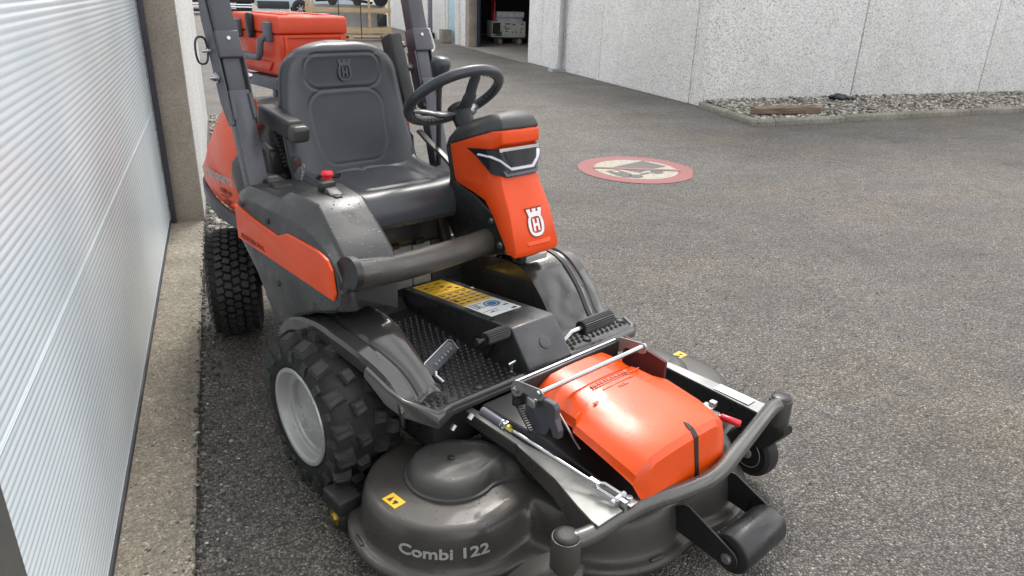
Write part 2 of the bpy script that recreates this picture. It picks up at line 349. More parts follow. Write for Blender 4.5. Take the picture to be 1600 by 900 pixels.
class MB:
    """collects shapes; build() links them as ONE mesh object"""
    def __init__(self):
        self.v = []; self.f = []
    def add(self, vs, fs, mtx=None):
        k = len(self.v)
        for p in vs:
            p = Vector(p)
            if mtx is not None: p = mtx @ p
            self.v.append(tuple(p))
        for f in fs: self.f.append(tuple(i + k for i in f))
        return self
    def box(self, c, s, mtx=None):
        x, y, z = (a / 2 for a in s)
        vs = [(c[0] + i * x, c[1] + j * y, c[2] + k * z) for i in (-1, 1) for j in (-1, 1) for k in (-1, 1)]
        return self.add(vs, [(0, 1, 3, 2), (4, 6, 7, 5), (0, 4, 5, 1), (2, 3, 7, 6), (0, 2, 6, 4), (1, 5, 7, 3)], mtx)
    def hexa(self, b, t):
        """b, t: four bottom and four top corners in the same order"""
        return self.add(list(b) + list(t), [(3, 2, 1, 0), (4, 5, 6, 7), (0, 1, 5, 4), (1, 2, 6, 5), (2, 3, 7, 6), (3, 0, 4, 7)])
    def loft(self, rings, closed=True, caps=True, mtx=None):
        n = len(rings[0]); vs = [p for r in rings for p in r]; fs = []
        for i in range(len(rings) - 1):
            for j in range(n if closed else n - 1):
                a = i * n + j; b = i * n + (j + 1) % n
                fs.append((a, b, b + n, a + n))
        if caps and closed:
            fs.append(tuple(range(n - 1, -1, -1))); k = (len(rings) - 1) * n
            fs.append(tuple(range(k, k + n)))
        return self.add(vs, fs, mtx)
    def tube(self, pts, r, seg=12, closed=False, mtx=None, flat=1.0):
        pts = [Vector(p) for p in pts]; n = len(pts)
        rr = r if isinstance(r, (list, tuple)) else [r] * n
        rings = []; up = None
        for i, p in enumerate(pts):
            if closed: t = pts[(i + 1) % n] - pts[i - 1]
            else: t = pts[min(i + 1, n - 1)] - pts[max(i - 1, 0)]
            t.normalize()
            if up is None:
                up = Vector((0, 0, 1)) if abs(t.z) < 0.9 else Vector((1, 0, 0))
            a = t.cross(up).normalized(); up = a.cross(t).normalized()
            rings.append([p + a * rr[i] * math.cos(q) + up * rr[i] * flat * math.sin(q) for q in (2 * PI * k / seg for k in range(seg))])
        if closed: rings.append(rings[0])
        return self.loft(rings, True, not closed, mtx)
    def cyl(self, a, b, r, seg=16, r2=None, bev=0.0, mtx=None):
        a, b = Vector(a), Vector(b); d = (b - a).normalized(); r2 = r if r2 is None else r2
        if bev: return self.tube([a, a + d * 1e-5, a + d * bev, b - d * bev, b - d * 1e-5, b], [r * 0.02, r - bev, r, r2, r2 - bev, r2 * 0.02], seg, mtx=mtx)
        return self.tube([a, b], [r, r2], seg, mtx=mtx)
    def lathe(self, prof, seg=32, mtx=None):
        """prof: (radius, height) pairs turned about Z"""
        rings = [[(r * math.cos(2 * PI * k / seg), r * math.sin(2 * PI * k / seg), h) for k in range(seg)] for r, h in prof]
        return self.loft(rings, True, True, mtx)
    def prism(self, poly, a, b, axis='Y', mtx=None):
        """poly in the other two axes, extruded from a to b along axis"""
        def P(u, v, w):
            return {'Y': (u, w, v), 'X': (w, u, v), 'Z': (u, v, w)}[axis]
        return self.loft([[P(u, v, a) for u, v in poly], [P(u, v, b) for u, v in poly]], mtx=mtx)
    def build(self, name, mat, parent=None, smooth=35, bevel=0.0, seg=2, sub=0, loc=None):
        me = bpy.data.meshes.new(name)
        me.from_pydata(self.v, [], self.f)
        bm = bmesh.new(); bm.from_mesh(me)
        bmesh.ops.remove_doubles(bm, verts=bm.verts, dist=1e-6)
        bmesh.ops.recalc_face_normals(bm, faces=bm.faces)
        bm.to_mesh(me); bm.free()
        o = bpy.data.objects.new(name, me)
        COL.objects.link(o)
        if mat is not None: me.materials.append(M[mat] if isinstance(mat, str) else mat)
        if parent: o.parent = parent
        if loc: o.location = loc
        if smooth:
            for p in me.polygons: p.use_smooth = True
            if smooth < 180: me.set_sharp_from_angle(angle=math.radians(smooth))
        if bevel:
            b = o.modifiers.new('bevel', 'BEVEL'); b.width = bevel; b.segments = seg; b.limit_method = 'ANGLE'; b.angle_limit = math.radians(35); b.harden_normals = False
            if smooth and smooth < 180:
                me.set_sharp_from_angle(angle=math.radians(180))
        if sub:
            s = o.modifiers.new('subsurf', 'SUBSURF'); s.levels = sub; s.render_levels = sub
        return o

def crom(pts, n=8, closed=False):
    pts = [Vector(p) for p in pts]; out = []; N = len(pts)
    rng = range(N) if closed else range(N - 1)
    for i in rng:
        if closed: p0, p1, p2, p3 = pts[i - 1], pts[i], pts[(i + 1) % N], pts[(i + 2) % N]
        else: p0, p1, p2, p3 = pts[max(i - 1, 0)], pts[i], pts[i + 1], pts[min(i + 2, N - 1)]
        for k in range(n):
            t = k / n
            out.append(0.5 * ((2 * p1) + (p2 - p0) * t + (2 * p0 - 5 * p1 + 4 * p2 - p3) * t * t + (3 * p1 - p0 - 3 * p2 + p3) * t ** 3))
    if not closed: out.append(pts[-1])
    return out

def frame(o, u, v):
    """matrix whose X is u, Y is v (made square), Z the normal, at o"""
    u = Vector(u).normalized(); n = u.cross(Vector(v)).normalized(); v = n.cross(u)
    m = Matrix((u, v, n)).transposed().to_4x4(); m.translation = Vector(o)
    return m

def text_mesh(txt, size, extrude=0.001, bold=0.0, sx=1.0, align='CENTER'):
    c = bpy.data.curves.new('lettering', 'FONT')
    c.body = txt; c.size = size; c.extrude = extrude; c.offset = bold; c.align_x = align; c.align_y = 'CENTER'; c.resolution_u = 3
    o = bpy.data.objects.new('lettering', c); COL.objects.link(o)
    dg = bpy.context.evaluated_depsgraph_get(); dg.update()
    me = bpy.data.meshes.new_from_object(o.evaluated_get(dg))
    vs = [(v.co.x * sx, v.co.y, v.co.z) for v in me.vertices]; fs = [tuple(p.vertices) for p in me.polygons]
    bpy.data.objects.remove(o); bpy.data.curves.remove(c); bpy.data.meshes.remove(me)
    return vs, fs

def stone(mb, c, r, flat=0.7):
    """one irregular low pebble, 20 triangles"""
    t = (1 + 5 ** 0.5) / 2
    vs = [(-1, t, 0), (1, t, 0), (-1, -t, 0), (1, -t, 0), (0, -1, t), (0, 1, t), (0, -1, -t), (0, 1, -t), (t, 0, -1), (t, 0, 1), (-t, 0, -1), (-t, 0, 1)]
    fs = [(0, 11, 5), (0, 5, 1), (0, 1, 7), (0, 7, 10), (0, 10, 11), (1, 5, 9), (5, 11, 4), (11, 10, 2), (10, 7, 6), (7, 1, 8), (3, 9, 4), (3, 4, 2), (3, 2, 6), (3, 6, 8), (3, 8, 9), (4, 9, 5), (2, 4, 11), (6, 2, 10), (8, 6, 7), (9, 8, 1)]
    a = random.uniform(0, 2 * PI); ex = random.uniform(0.7, 1.35)
    out = []
    for x, y, z in vs:
        k = r / 1.9 * random.uniform(0.78, 1.15)
        x, y, z = x * k * ex, y * k / ex, z * k * flat
        out.append((c[0] + x * math.cos(a) - y * math.sin(a), c[1] + x * math.sin(a) + y * math.cos(a), c[2] + z))
    mb.add(out, fs)

def emblem(mb, mtx, s=1.0, th=0.002):
    """crowned oval with an H in it"""
    n = 36; outer = []; inner = []
    for k in range(n):
        a = 2 * PI * k / n; ca, sa = math.cos(a), math.sin(a)
        def se(rx, ry, e): return (rx * math.copysign(abs(ca) ** e, ca), ry * math.copysign(abs(sa) ** e, sa))
        outer.append(se(0.44, 0.50, 0.80)); inner.append(se(0.29, 0.36, 0.55))
    vs = []; fs = []
    for zz in (0, th / s):
        vs += [(x, y, zz) for x, y in outer] + [(x, y, zz) for x, y in inner]
    for k in range(n):
        j = (k + 1) % n
        fs += [(2 * n + k, 2 * n + j, 3 * n + j, 3 * n + k), (k, j, 2 * n + j, 2 * n + k), (n + k, 3 * n + k, 3 * n + j, n + j)]
    sc = Matrix.Scale(s, 4)
    mb.add(vs, fs, mtx @ sc)
    t = th / s
    for x0, x1, y0, y1 in ((-0.18, -0.07, -0.27, 0.27), (0.07, 0.18, -0.27, 0.27), (-0.07, 0.07, -0.06, 0.06)):
        mb.box(((x0 + x1) / 2, (y0 + y1) / 2, t / 2), (x1 - x0, y1 - y0, t), mtx @ sc)
    t = t * 1.25
    mb.add([(-0.34, 0.36, 0), (0.34, 0.36, 0), (0.40, 0.57, 0), (-0.40, 0.57, 0), (-0.34, 0.36, t), (0.34, 0.36, t), (0.40, 0.57, t), (-0.40, 0.57, t)],
           [(4, 5, 6, 7), (0, 1, 5, 4), (1, 2, 6, 5), (2, 3, 7, 6), (3, 0, 4, 7)], mtx @ sc)
    for x in (-0.32, 0.0, 0.32):
        mb.add([(x - 0.085, 0.56, 0), (x + 0.085, 0.56, 0), (x + 0.115, 0.70, 0), (x - 0.115, 0.70, 0), (x - 0.085, 0.56, t), (x + 0.085, 0.56, t), (x + 0.115, 0.70, t), (x - 0.115, 0.70, t)],
               [(4, 5, 6, 7), (0, 1, 5, 4), (1, 2, 6, 5), (2, 3, 7, 6), (3, 0, 4, 7)], mtx @ sc)
# ================================================================ SETTING
# ---- asphalt yard
mb = MB(); mb.add([(-70, -30, 0), (90, -30, 0), (90, 140, 0), (-70, 140, 0)], [(0, 1, 2, 3)])
tag(mb.build('asphalt_yard', 'asphalt', smooth=0), kind='structure')
# loose grit along the concrete edge and over the yard
mb = MB()
for i in range(1100):
    y = random.uniform(0.6, 6.0)
    x = -0.225 + abs(random.gauss(0, 0.06)) + random.uniform(-0.02, 0.02)
    stone(mb, (x, y, 0.003 if x > -0.22 else 0.013), random.uniform(0.003, 0.009))
for i in range(1500):
    stone(mb, (random.uniform(-0.2, 6.0), random.uniform(0.9, 6.5), 0.001), random.uniform(0.002, 0.006))
tag(mb.build('loose_grit', 'grit', smooth=0), kind='stuff')
mb = MB()
for i in range(900):
    y = random.uniform(0.7, 5.0); stone(mb, (-0.224 + random.gauss(0, 0.007) + 0.006 * noise.noise(Vector((y * 5, 1, 0))), y, 0.003), random.uniform(0.003, 0.008) * (1.6 if noise.noise(Vector((y * 2.2, 9, 0))) > 0.15 else 0.8), 0.6)
tag(mb.build('edge_dirt', 'dirt', smooth=0), kind='stuff')
mb = MB()
for i in range(900):
    y = random.uniform(4.6, 9.5); x = random.uniform(-0.19, 0.0 if y > 5.2 else -0.05)
    stone(mb, (x, y, 0.008), random.uniform(0.01, 0.022))
tag(mb.build('wall_foot_gravel', 'pebble', smooth=0), kind='stuff')

# ---- concrete strip at the door
mb = MB(); ys = [-2 + 0.06 * k for k in range(120)]
ys = [y for y in ys if y < 5.08] + [5.085]
ra = []
for y in ys:
    e = -0.226 + 0.006 * noise.noise(Vector((y * 3, 0, 0))) + 0.005 * noise.noise(Vector((y * 19, 4, 0)))
    ra.append([(-0.46, y, 0.011), (e - 0.008, y, 0.011), (e, y, 0.005), (e + 0.002, y, -0.01), (-0.46, y, -0.01)])
mb.loft(ra)
tag(mb.build('concrete_strip', 'concrete', smooth=30), kind='structure')
# flat dark specks laid on the strip in place of pits
mb = MB()
for i in range(260):
    y = random.uniform(1.3, 4.9); x = random.choice((random.uniform(-0.42, -0.24), random.uniform(-0.275, -0.23)))
    stone(mb, (x, y, 0.0105), random.uniform(0.003, 0.009), 0.15)
tag(mb.build('strip_pit_specks', 'black', smooth=0), kind='stuff')

# ---- workshop building with the ribbed sectional door (left)
W = tag(empty('workshop_building', (-0.45, 5.1, 0)), 'grey workshop building with a pale ribbed sectional door beside the mower', 'building')
def wl_(mb, name, mat, **k):
    o = mb.build(name, mat, None, **k); o.parent = W; o.matrix_parent_inverse = Matrix.Translation((0.45, -5.1, 0)); return o
def rib_section(z0, z1, y0, y1, name):
    mb = MB(); prof = []; pitch = 0.0205
    n = int(round((z1 - z0 - 0.012) / pitch)); pitch = (z1 - z0 - 0.012) / n
    prof.append((-0.438, z0)); prof.append((-0.4320, z0 + 0.001)); prof.append((-0.4320, z0 + 0.003))
    for k in range(n):
        b = z0 + 0.006 + k * pitch
        for f, d in ((0.0, 0.0), (0.22, 0.0010), (0.45, 0.0014), (0.68, 0.0010), (0.90, 0.0)):
            prof.append((-0.4345 + d, b + f * pitch))
    prof.append((-0.4315, z1 - 0.004)); prof.append((-0.4315, z1 - 0.001)); prof.append((-0.438, z1))
    a = [(x, y0, z) for x, z in prof]; b = [(x, y1, z) for x, z in prof]
    back = [(-0.475, y0, z1), (-0.475, y0, z0)]; back2 = [(-0.475, y1, z1), (-0.475, y1, z0)]
    mb.loft([a + back, b + back2])
    return wl_(mb, name, 'door', smooth=60)
for z0, z1 in ((0.036, 0.735), (0.737, 1.55), (1.552, 2.30), (2.302, 3.0)):
    rib_section(z0, z1, 1.19, 5.04, 'door_section')
mb = MB(); mb.box((-0.437, 3.115, 0.0245), (0.024, 3.85, 0.022)); wl_(mb, 'bottom_seal', 'doorseal')
mb = MB(); mb.box((-0.408, 5.055, 1.52), (0.034, 0.03, 3.02)); wl_(mb, 'side_seal', 'doorseal', bevel=0.004)
mb = MB(); mb.box((-0.46, 0.67, 1.55), (0.10, 1.03, 3.1)); wl_(mb, 'door_jamb', 'jamb', bevel=0.006)
mb = MB(); mb.box((-0.60, 2.1, 4.0), (0.35, 6.1, 1.95)); wl_(mb, 'lintel_wall', 'wallwhite')
mb = MB(); mb.box((-0.60, -2.5, 2.5), (0.35, 5.3, 5.0)); wl_(mb, 'front_wall', 'wallwhite')
mb = MB(); mb.box((-0.313, 5.088, 2.5), (0.186, 0.036, 5.0)); wl_(mb, 'concrete_pilaster', 'column', bevel=0.006)
mb = MB(); mb.box((-0.51, 6.3, 2.5), (0.582, 2.386, 5.0)); wl_(mb, 'wall_panel', 'wallwhite', bevel=0.01)
mb = MB(); mb.box((-0.51, 8.37, 2.5), (0.579, 1.736, 5.0)); wl_(mb, 'wall_panel', 'wallwhite', bevel=0.01)
mb = MB(); mb.box((-3.0, 2.2, 5.05), (5.0, 14.2, 0.12)); wl_(mb, 'roof_slab', 'jamb')

# ---- white warehouse (right)
B = tag(empty('warehouse_building', (6.5, 9.1, 0)), 'long warehouse of white exposed aggregate wall panels with an open garage bay', 'building')
def wb(mb, name, mat, **k):
    o = mb.build(name, mat, None, **k); o.parent = B; o.matrix_parent_inverse = Matrix.Translation((-6.5, -9.1, 0)); return o
def panel(x0, x1, y0, y1, z0=0.0, z1=5.0, mat='wall', name='wall_panel'):
    mb = MB(); mb.box(((x0 + x1) / 2, (y0 + y1) / 2, (z0 + z1) / 2), (x1 - x0, y1 - y0, z1 - z0)); return wb(mb, name, mat, bevel=0.012)
panel(6.5, 9.374, 9.1, 9.3); panel(9.396, 12.246, 9.1, 9.3); panel(12.268, 15.1, 9.1, 9.3); panel(15.114, 18.0, 9.1, 9.3)
panel(6.504, 6.70, 9.37 - 0.06, 9.368); panel(6.502, 6.70, 9.390, 12.3); panel(6.502, 6.70, 12.314, 15.0); panel(6.502, 6.70, 15.014, 15.79)
panel(6.52, 6.70, 15.79, 20.15, 3.1, 5.0, name='lintel_panel')
panel(6.505, 6.75, 20.15, 20.45, mat='column', name='bay_jamb')
panel(6.502, 6.70, 20.47, 20.95); panel(6.46, 6.70, 20.97, 21.35)
panel(6.56, 6.62, 21.37, 22.30, 0.0, 2.6, mat='bluedoor', name='blue_door')
panel(6.53, 6.68, 22.32, 22.50, mat='wallwhite', name='door_surround'); panel(6.55, 6.70, 21.37, 22.30, 2.61, 5.0)
panel(6.502, 6.70, 22.52, 23.95); panel(6.51, 6.66, 24.0, 24.5, mat='slate', name='dark_door'); panel(6.502, 6.70, 24.55, 27.4); panel(6.502, 6.70, 27.414, 33.0)
panel(6.55, 18.0, 9.31, 33.0, 5.01, 5.1, mat='jamb', name='roof_slab')
panel(6.40, 14.0, 15.79, 26.0, -0.03, 0.004, mat='garagefloor', name='bay_floor')
panel(13.9, 14.0, 12.0, 30.0, 0.01, 4.9, mat='dark', name='bay_back_wall'); panel(6.75, 13.9, 25.9, 26.0, 0.01, 4.9, mat='dark', name='bay_side_wall')
panel(6.75, 13.9, 15.6, 15.7, 0.01, 4.9, mat='dark', name='bay_side_wall')
panel(6.76, 6.84, 20.1, 20.9, 0.01, 3.0, mat='darkblue', name='dark_curtain')
mb = MB(); mb.tube(crom([(6.42, 13.85, 5.0), (6.42, 13.85, 1.0), (6.42, 13.85, 0.25), (6.40, 13.85, 0.16)], 6), 0.055, 14)
mb.cyl((6.40, 13.85, 0.0), (6.40, 13.85, 0.17), 0.075, 14, r2=0.06); mb.box((6.38, 13.85, 0.03), (0.34, 0.22, 0.06))
for z in (1.6, 3.4): mb.cyl((6.42, 13.85, z), (6.42, 13.85, z + 0.04), 0.066, 14)
wb(mb, 'drainpipe', 'pipe')

# ---- kerb and gravel bed in front of the warehouse
K = tag(empty('kerb', (6.2, 7.4, 0)), kind='structure')
def kst(p0, p1, h=0.085, wd=0.10):
    d = Vector((p1[0] - p0[0], p1[1] - p0[1], 0)); L = d.length; ang = math.atan2(d.y, d.x)
    mb = MB(); g = 0.006
    prof = [(-0.0, -0.05), (-0.0, h - 0.02), (0.02, h), (wd, h), (wd, -0.05)]
    mb.loft([[(x, u, v) for u, v in prof] for x in (g, L - g)])
    o = mb.build('kerb_stone', 'kerb', smooth=25, bevel=0.004)
    o.parent = K; o.matrix_parent_inverse = Matrix.Translation((-6.2, -7.4, 0))
    o.location = (p0[0], p0[1], random.uniform(-0.006, 0.004)); o.rotation_euler = (0, random.uniform(-0.004, 0.004), ang)
for a, b in (((6.21, 7.40), (6.49, 7.40)), ((6.49, 7.40), (7.70, 7.46)), ((7.70, 7.46), (8.93, 7.52)), ((8.93, 7.52), (10.18, 7.58)), ((10.18, 7.58), (11.4, 7.63)), ((11.4, 7.63), (12.65, 7.70)), ((12.65, 7.70), (13.9, 7.77)),
             ((6.42, 9.0), (6.31, 8.2)), ((6.31, 8.2), (6.20, 7.42))):
    kst(a, b, 0.085 if a[0] > 6.2 and a[1] < 7.9 and b[1] > 7.39 and not (b[0] == 6.20) else 0.075)
mb = MB(); mb.hexa([(6.28, 7.48, -0.02), (16, 7.8, -0.02), (16, 9.09, -0.02), (6.49, 9.09, -0.02)], [(6.28, 7.48, 0.05), (16, 7.8, 0.05), (16, 9.09, 0.07), (6.49, 9.09, 0.06)])
tag(mb.build('gravel_bed', 'gravel', smooth=0), kind='structure')
mb = MB()
for i in range(9000):
    x = 6.3 + 7.5 * random.random() ** 1.15; fy = random.random()
    y0 = 7.5 + 0.045 * (x - 6.3); y = y0 + fy * (9.07 - y0)
    if x < 6.33 + 0.16 * (y - 7.5) or (x < 6.5 and fy > 0.9): continue
    stone(mb, (x, y, 0.055 + 0.03 * fy + random.uniform(-0.01, 0.012)), random.uniform(0.014, 0.034), 0.75)
tag(mb.build('gravel_stones', 'pebble', smooth=0), kind='stuff')
mb = MB(); mb.box((0, 0, 0), (1.08, 0.11, 0.085))
pl = tag(mb.build('wooden_plank', 'oldwood', smooth=0, bevel=0.008), 'weathered brown plank lying on the gravel behind the kerb corner', 'plank')
pl.location = (6.98, 7.80, 0.135); pl.rotation_euler = (0.12, 0.012, -0.02)
mb = MB()
for i in range(22): stone(mb, (random.gauss(0, 0.11), random.gauss(0, 0.05), 0.03 + random.random() * 0.05), random.uniform(0.04, 0.09), 0.6)
db = tag(mb.build('plastic_scrap', 'debris', smooth=0), 'crumpled black plastic scrap on the gravel against the white wall', 'scrap'); db.location = (8.8, 8.78, 0.06)

# ---- painted no-lorries mark on the asphalt
SG = tag(empty('road_marking', (3.475, 5.71, 0)), 'worn round red and white no lorries sign painted on the asphalt', 'road marking')
def flat(polys, z, name, mat):
    mb = MB()
    for poly in polys:
        n = len(poly); mb.add([(x, y, z) for x, y in poly], [tuple(range(n))])
    return mb.build(name, mat, SG, smooth=0)
sang = math.atan2(-0.41, 1.02)
def rr(a):      # ragged outer edge, chipped where it has worn away
    return 0.54 + 0.006 * noise.noise(Vector((math.cos(a) * 9, math.sin(a) * 9, 0))) - (0.035 if -0.42 < ((a - sang + PI) % (2 * PI)) - PI < -0.06 else 0) * (0.6 + 0.4 * noise.noise(Vector((a * 30, 2, 0))))
N = 96; ring = []
for k in range(N):
    a0, a1 = 2 * PI * k / N, 2 * PI * (k + 1) / N
    ring.append([(rr(a0) * math.cos(a0), rr(a0) * math.sin(a0)), (rr(a1) * math.cos(a1), rr(a1) * math.sin(a1)), (0.385 * math.cos(a1), 0.385 * math.sin(a1)), (0.385 * math.cos(a0), 0.385 * math.sin(a0))])
flat(ring, 0.004, 'red_ring', 'roadred')
flat([[(0.385 * math.cos(2 * PI * k / 64), 0.385 * math.sin(2 * PI * k / 64)) for k in range(64)]], 0.0042, 'white_disc', 'roadwhite')
def ell(p):
    c = [sum(q[i] for q in p) / 4 for i in (0, 1)]; a = Vector((p[2][0] - p[0][0], p[2][1] - p[0][1])) / 2; b = Vector((p[1][0] - p[3][0], p[1][1] - p[3][1])) / 2
    return [(c[0] + a.x * math.cos(t) + b.x * math.sin(t), c[1] + a.y * math.cos(t) + b.y * math.sin(t)) for t in (2 * PI * k / 20 for k in range(20))]
flat([[(-0.174, 0.116), (0.24, 0.286), (0.344, 0.021), (0.13, -0.039), (-0.039, -0.144), (-0.15, 0.031)],
      [(-0.322, -0.011), (-0.186, 0.02), (-0.163, -0.082), (-0.135, -0.172), (-0.23, -0.287), (-0.264, -0.261), (-0.304, -0.159)],
      [(-0.075, -0.187), (0.037, -0.151), (0.051, -0.185), (-0.064, -0.22)],
      ell([(-0.203, -0.24), (-0.112, -0.2), (-0.085, -0.281), (-0.177, -0.312)]), ell([(0.069, -0.14), (0.167, -0.095), (0.181, -0.188), (0.096, -0.212)])], 0.0066, 'lorry_symbol', 'roadblack')
flat([[(-0.273, -0.024), (-0.215, -0.023), (-0.213, -0.1), (-0.264, -0.095)]], 0.0088, 'cab_window', 'roadwhite')
flat([[(-0.357, 0.17), (-0.382, 0.12), (0.362, -0.195), (0.382, -0.133)]], 0.0088, 'red_bar', 'roadbar')

# ---- things in and beside the garage bay
T = tag(empty('hand_trolley', (8.2, 21.6, 0)), 'red tubular trolley carrying cartons inside the dark garage bay', 'trolley')
mb = MB()
mb.box((0, 0, 0.175), (0.95, 0.5, 0.03)); mb.build('platform', 'maroon', T)
mb = MB(); mb.tube(crom([(-0.46, -0.15, 0.18), (-0.46, -0.1, 0.9), (-0.44, -0.05, 1.22), (-0.40, 0.25, 1.24), (-0.40, 0.28, 0.9), (-0.40, 0.28, 0.18)], 5), 0.018, 8); mb.build('handle_frame', 'red', T)
for x in (-0.3, 0.32):
    for y in (-0.18, 0.18):
        mb = MB(); mb.cyl((x, y - 0.02, 0.08), (x, y + 0.02, 0.08), 0.08, 14); mb.box((x, y, 0.13), (0.04, 0.05, 0.06)); mb.build('castor', 'silver', T)
bx = tag(empty('printed_carton', (8.16, 21.6, 0.192)), 'wide pale carton with small dark pictures and a green corner on the trolley', 'carton')
mb = MB(); mb.box((0, 0, 0.225), (1.06, 0.5, 0.45)); mb.build('carton_body', 'card', bx, bevel=0.01)
mb = MB(); mb.box((-0.40, -0.2515, 0.25), (0.24, 0.003, 0.32)); mb.build('dark_picture', 'carddark', bx)
mb = MB(); mb.add([(-0.52, -0.2525, 0.03), (-0.22, -0.2525, 0.03), (-0.22, -0.2525, 0.2), (-0.29, -0.2525, 0.14)], [(0, 1, 2, 3)]); mb.build('green_corner', 'cardgreen', bx, smooth=0)
mb = MB()
for x, z, w in ((-0.12, 0.30, 0.06), (-0.10, 0.24, 0.07), (-0.02, 0.25, 0.05), (-0.08, 0.17, 0.06), (0.12, 0.15, 0.04), (0.22, 0.15, 0.04), (0.38, 0.15, 0.04), (0.40, 0.24, 0.06), (0.15, 0.36, 0.08), (-0.05, 0.38, 0.16), (0.42, 0.38, 0.10)):
    mb.box((x, -0.252, z), (w, 0.003, 0.03))
mb.build('small_pictures', 'ink', bx)
mb = MB(); mb.box((0, 0, 0.05), (0.80, 0.42, 0.10), Matrix.Rotation(0.03, 4, 'X'))
o = tag(mb.build('wrapped_parcel', 'plasticwrap', bevel=0.02), 'crumpled clear wrapped parcel lying between the carton and the flat box', 'parcel'); o.location = (8.2, 21.6, 0.646)
mb = MB(); mb.box((0, 0, 0.08), (0.84, 0.5, 0.16))
o = tag(mb.build('flat_box', 'plasticwrap', bevel=0.008), 'flat pale box on top of the carton pile in the garage', 'box'); o.location = (8.22, 21.6, 0.75); o.rotation_euler = (0, 0, -0.1)
mb = MB(); mb.box((0, 0, 0.19), (0.30, 0.34, 0.38))
o = tag(mb.build('concrete_block', 'concrete', bevel=0.02), 'square grey concrete block standing before the pale blue door', 'block'); o.location = (6.30, 21.75, 0)
mb = MB(); mb.box((0, 0, 0.09), (0.24, 0.3, 0.18)); mb.cyl((-0.1, 0.05, 0.16), (0.1, 0.05, 0.20), 0.04, 8)
o = tag(mb.build('black_tub', 'black', bevel=0.03), 'small black plastic tub at the foot of the white wall', 'tub'); o.location = (6.34, 23.75, 0)

# ---- pallet crate
PC = tag(empty('pallet_crate', (3.65, 23.2, 0)), 'open slatted pine pallet crate with black machine parts strapped inside', 'crate')
for z in (0.0075 + 0.01, 0.125):
    for y in (-0.35, 0, 0.35):
        mb = MB(); mb.box((0.05, y, z), (2.35, 0.13, 0.022)); mb.build('deck_board', 'pine', PC)
for x in (-1.05, 0.05, 1.15):
    for y in (-0.35, 0.35):
        mb = MB(); mb.box((x, y, 0.071), (0.14, 0.12, 0.083)); mb.build('pallet_block', 'pine', PC)
for x in (-1.10, -1.0, 0.62, 1.22):
    mb = MB(); mb.box((x, -0.36, 0.76), (0.065, 0.035, 1.24)); mb.build('upright', 'pine', PC)
for x in (-1.10, 1.22):
    mb = MB(); mb.box((x, 0.36, 0.76), (0.065, 0.035, 1.24)); mb.build('upright', 'pine', PC)
for z, h in ((0.27, 0.16), (0.83, 0.13), (1.33, 0.20)):
    mb = MB(); mb.box((0.06, -0.389, z), (2.42, 0.022, h)); mb.build('slat', 'pine', PC)
    mb = MB(); mb.box((0.06, 0.389, z), (2.42, 0.022, h)); mb.build('slat', 'pine', PC)
for x in (-0.28, 0.36):
    mb = MB(); mb.box((x, -0.4035, 0.72), (0.025, 0.004, 1.42)); mb.build('strap', 'ink', PC)
CT = tag(empty('crated_machine_parts', (3.65, 23.2, 0.137)), 'grey boxed panel and black machine parts inside the slatted crate', 'machine parts')
mb = MB(); mb.box((0.06, 0.15, 0.42), (2.1, 0.3, 0.84)); mb.build('grey_panel', 'greycard', CT)
mb = MB(); mb.tube([(-0.9, -0.2, 0.95), (-0.45, -0.25, 0.98), (-0.1, -0.25, 1.02)], 0.05, 8); mb.tube([(-0.1, -0.2, 1.03), (0.3, -0.25, 0.97), (0.75, -0.2, 0.90)], 0.05, 8)
for x in (-0.42, 0.30): mb.cyl((x, -0.32, 0.94), (x, -0.2, 0.94), 0.13, 16)
mb.build('black_tubes', 'black', CT)
mb = MB(); mb.cyl((1.0, -0.30, 1.0), (1.0, -0.15, 1.0), 0.20, 20); mb.cyl((1.0, -0.31, 1.0), (1.0, -0.13, 1.0), 0.1, 12); mb.build('spare_wheel', 'rubber', CT)
mb = MB(); mb.box((1.02, -0.25, 0.42), (0.26, 0.2, 0.34)); mb.build('black_box', 'black', CT, bevel=0.02)

# ---- vehicles far behind
def car_wheel(root, x, y, r=0.33):
    mb = MB(); mt = Matrix.Translation((x, y, r)) @ Matrix.Rotation(PI / 2, 4, 'X')
    mb.lathe([(r * 0.66, 0.09), (r * 0.95, 0.10), (r, 0.05), (r, -0.05), (r * 0.95, -0.10), (r * 0.66, -0.09)], 28, mt); t = mb.build('tyre', 'rubber', root)
    mb = MB(); mb.lathe([(r * 0.67, 0.075), (r * 0.62, 0.085), (r * 0.58, 0.05), (r * 0.58, 0.0), (0.01, 0.0)], 28, mt)
    for k in range(7):
        a = 2 * PI * k / 7
        mb.tube([(0, 0, 0.08), (r * 0.62 * math.cos(a), r * 0.62 * math.sin(a), 0.07)], 0.028, 6, mtx=mt)
    mb.lathe([(0.06, 0.10), (0.06, 0.02)], 12, mt); mb.build('rim', 'silver', t)
def car_body(root, prof, y0, y1, mat, name):
    mb = MB(); n = len(prof)
    mb.loft([[(x, y, z) for x, z in prof] for y in (y0, y0 + 0.12, y1 - 0.12, y1)]); return mb.build(name, mat, root, bevel=0.04, smooth=30)
V = tag(empty('parked_van', (4.0, 40.6, 0), 0.0), 'pale blue van with dark lower cladding parked behind the crate', 'van')
car_body(V, [(-2.05, 0.40), (-2.05, 1.9), (0.9, 2.0), (1.7, 1.25), (2.6, 1.05), (2.65, 0.40)], -0.95, 0.9, 'carwhite', 'body')
mb = MB(); mb.box((-1.28, -0.965, 0.50), (1.50, 0.05, 0.36)); mb.build('sill_cladding', 'carclad', V, bevel=0.015)
mb = MB(); mb.box((-1.28, -0.95, 0.29), (1.50, 0.10, 0.05)); mb.build('sill_strip', 'chrome', V)
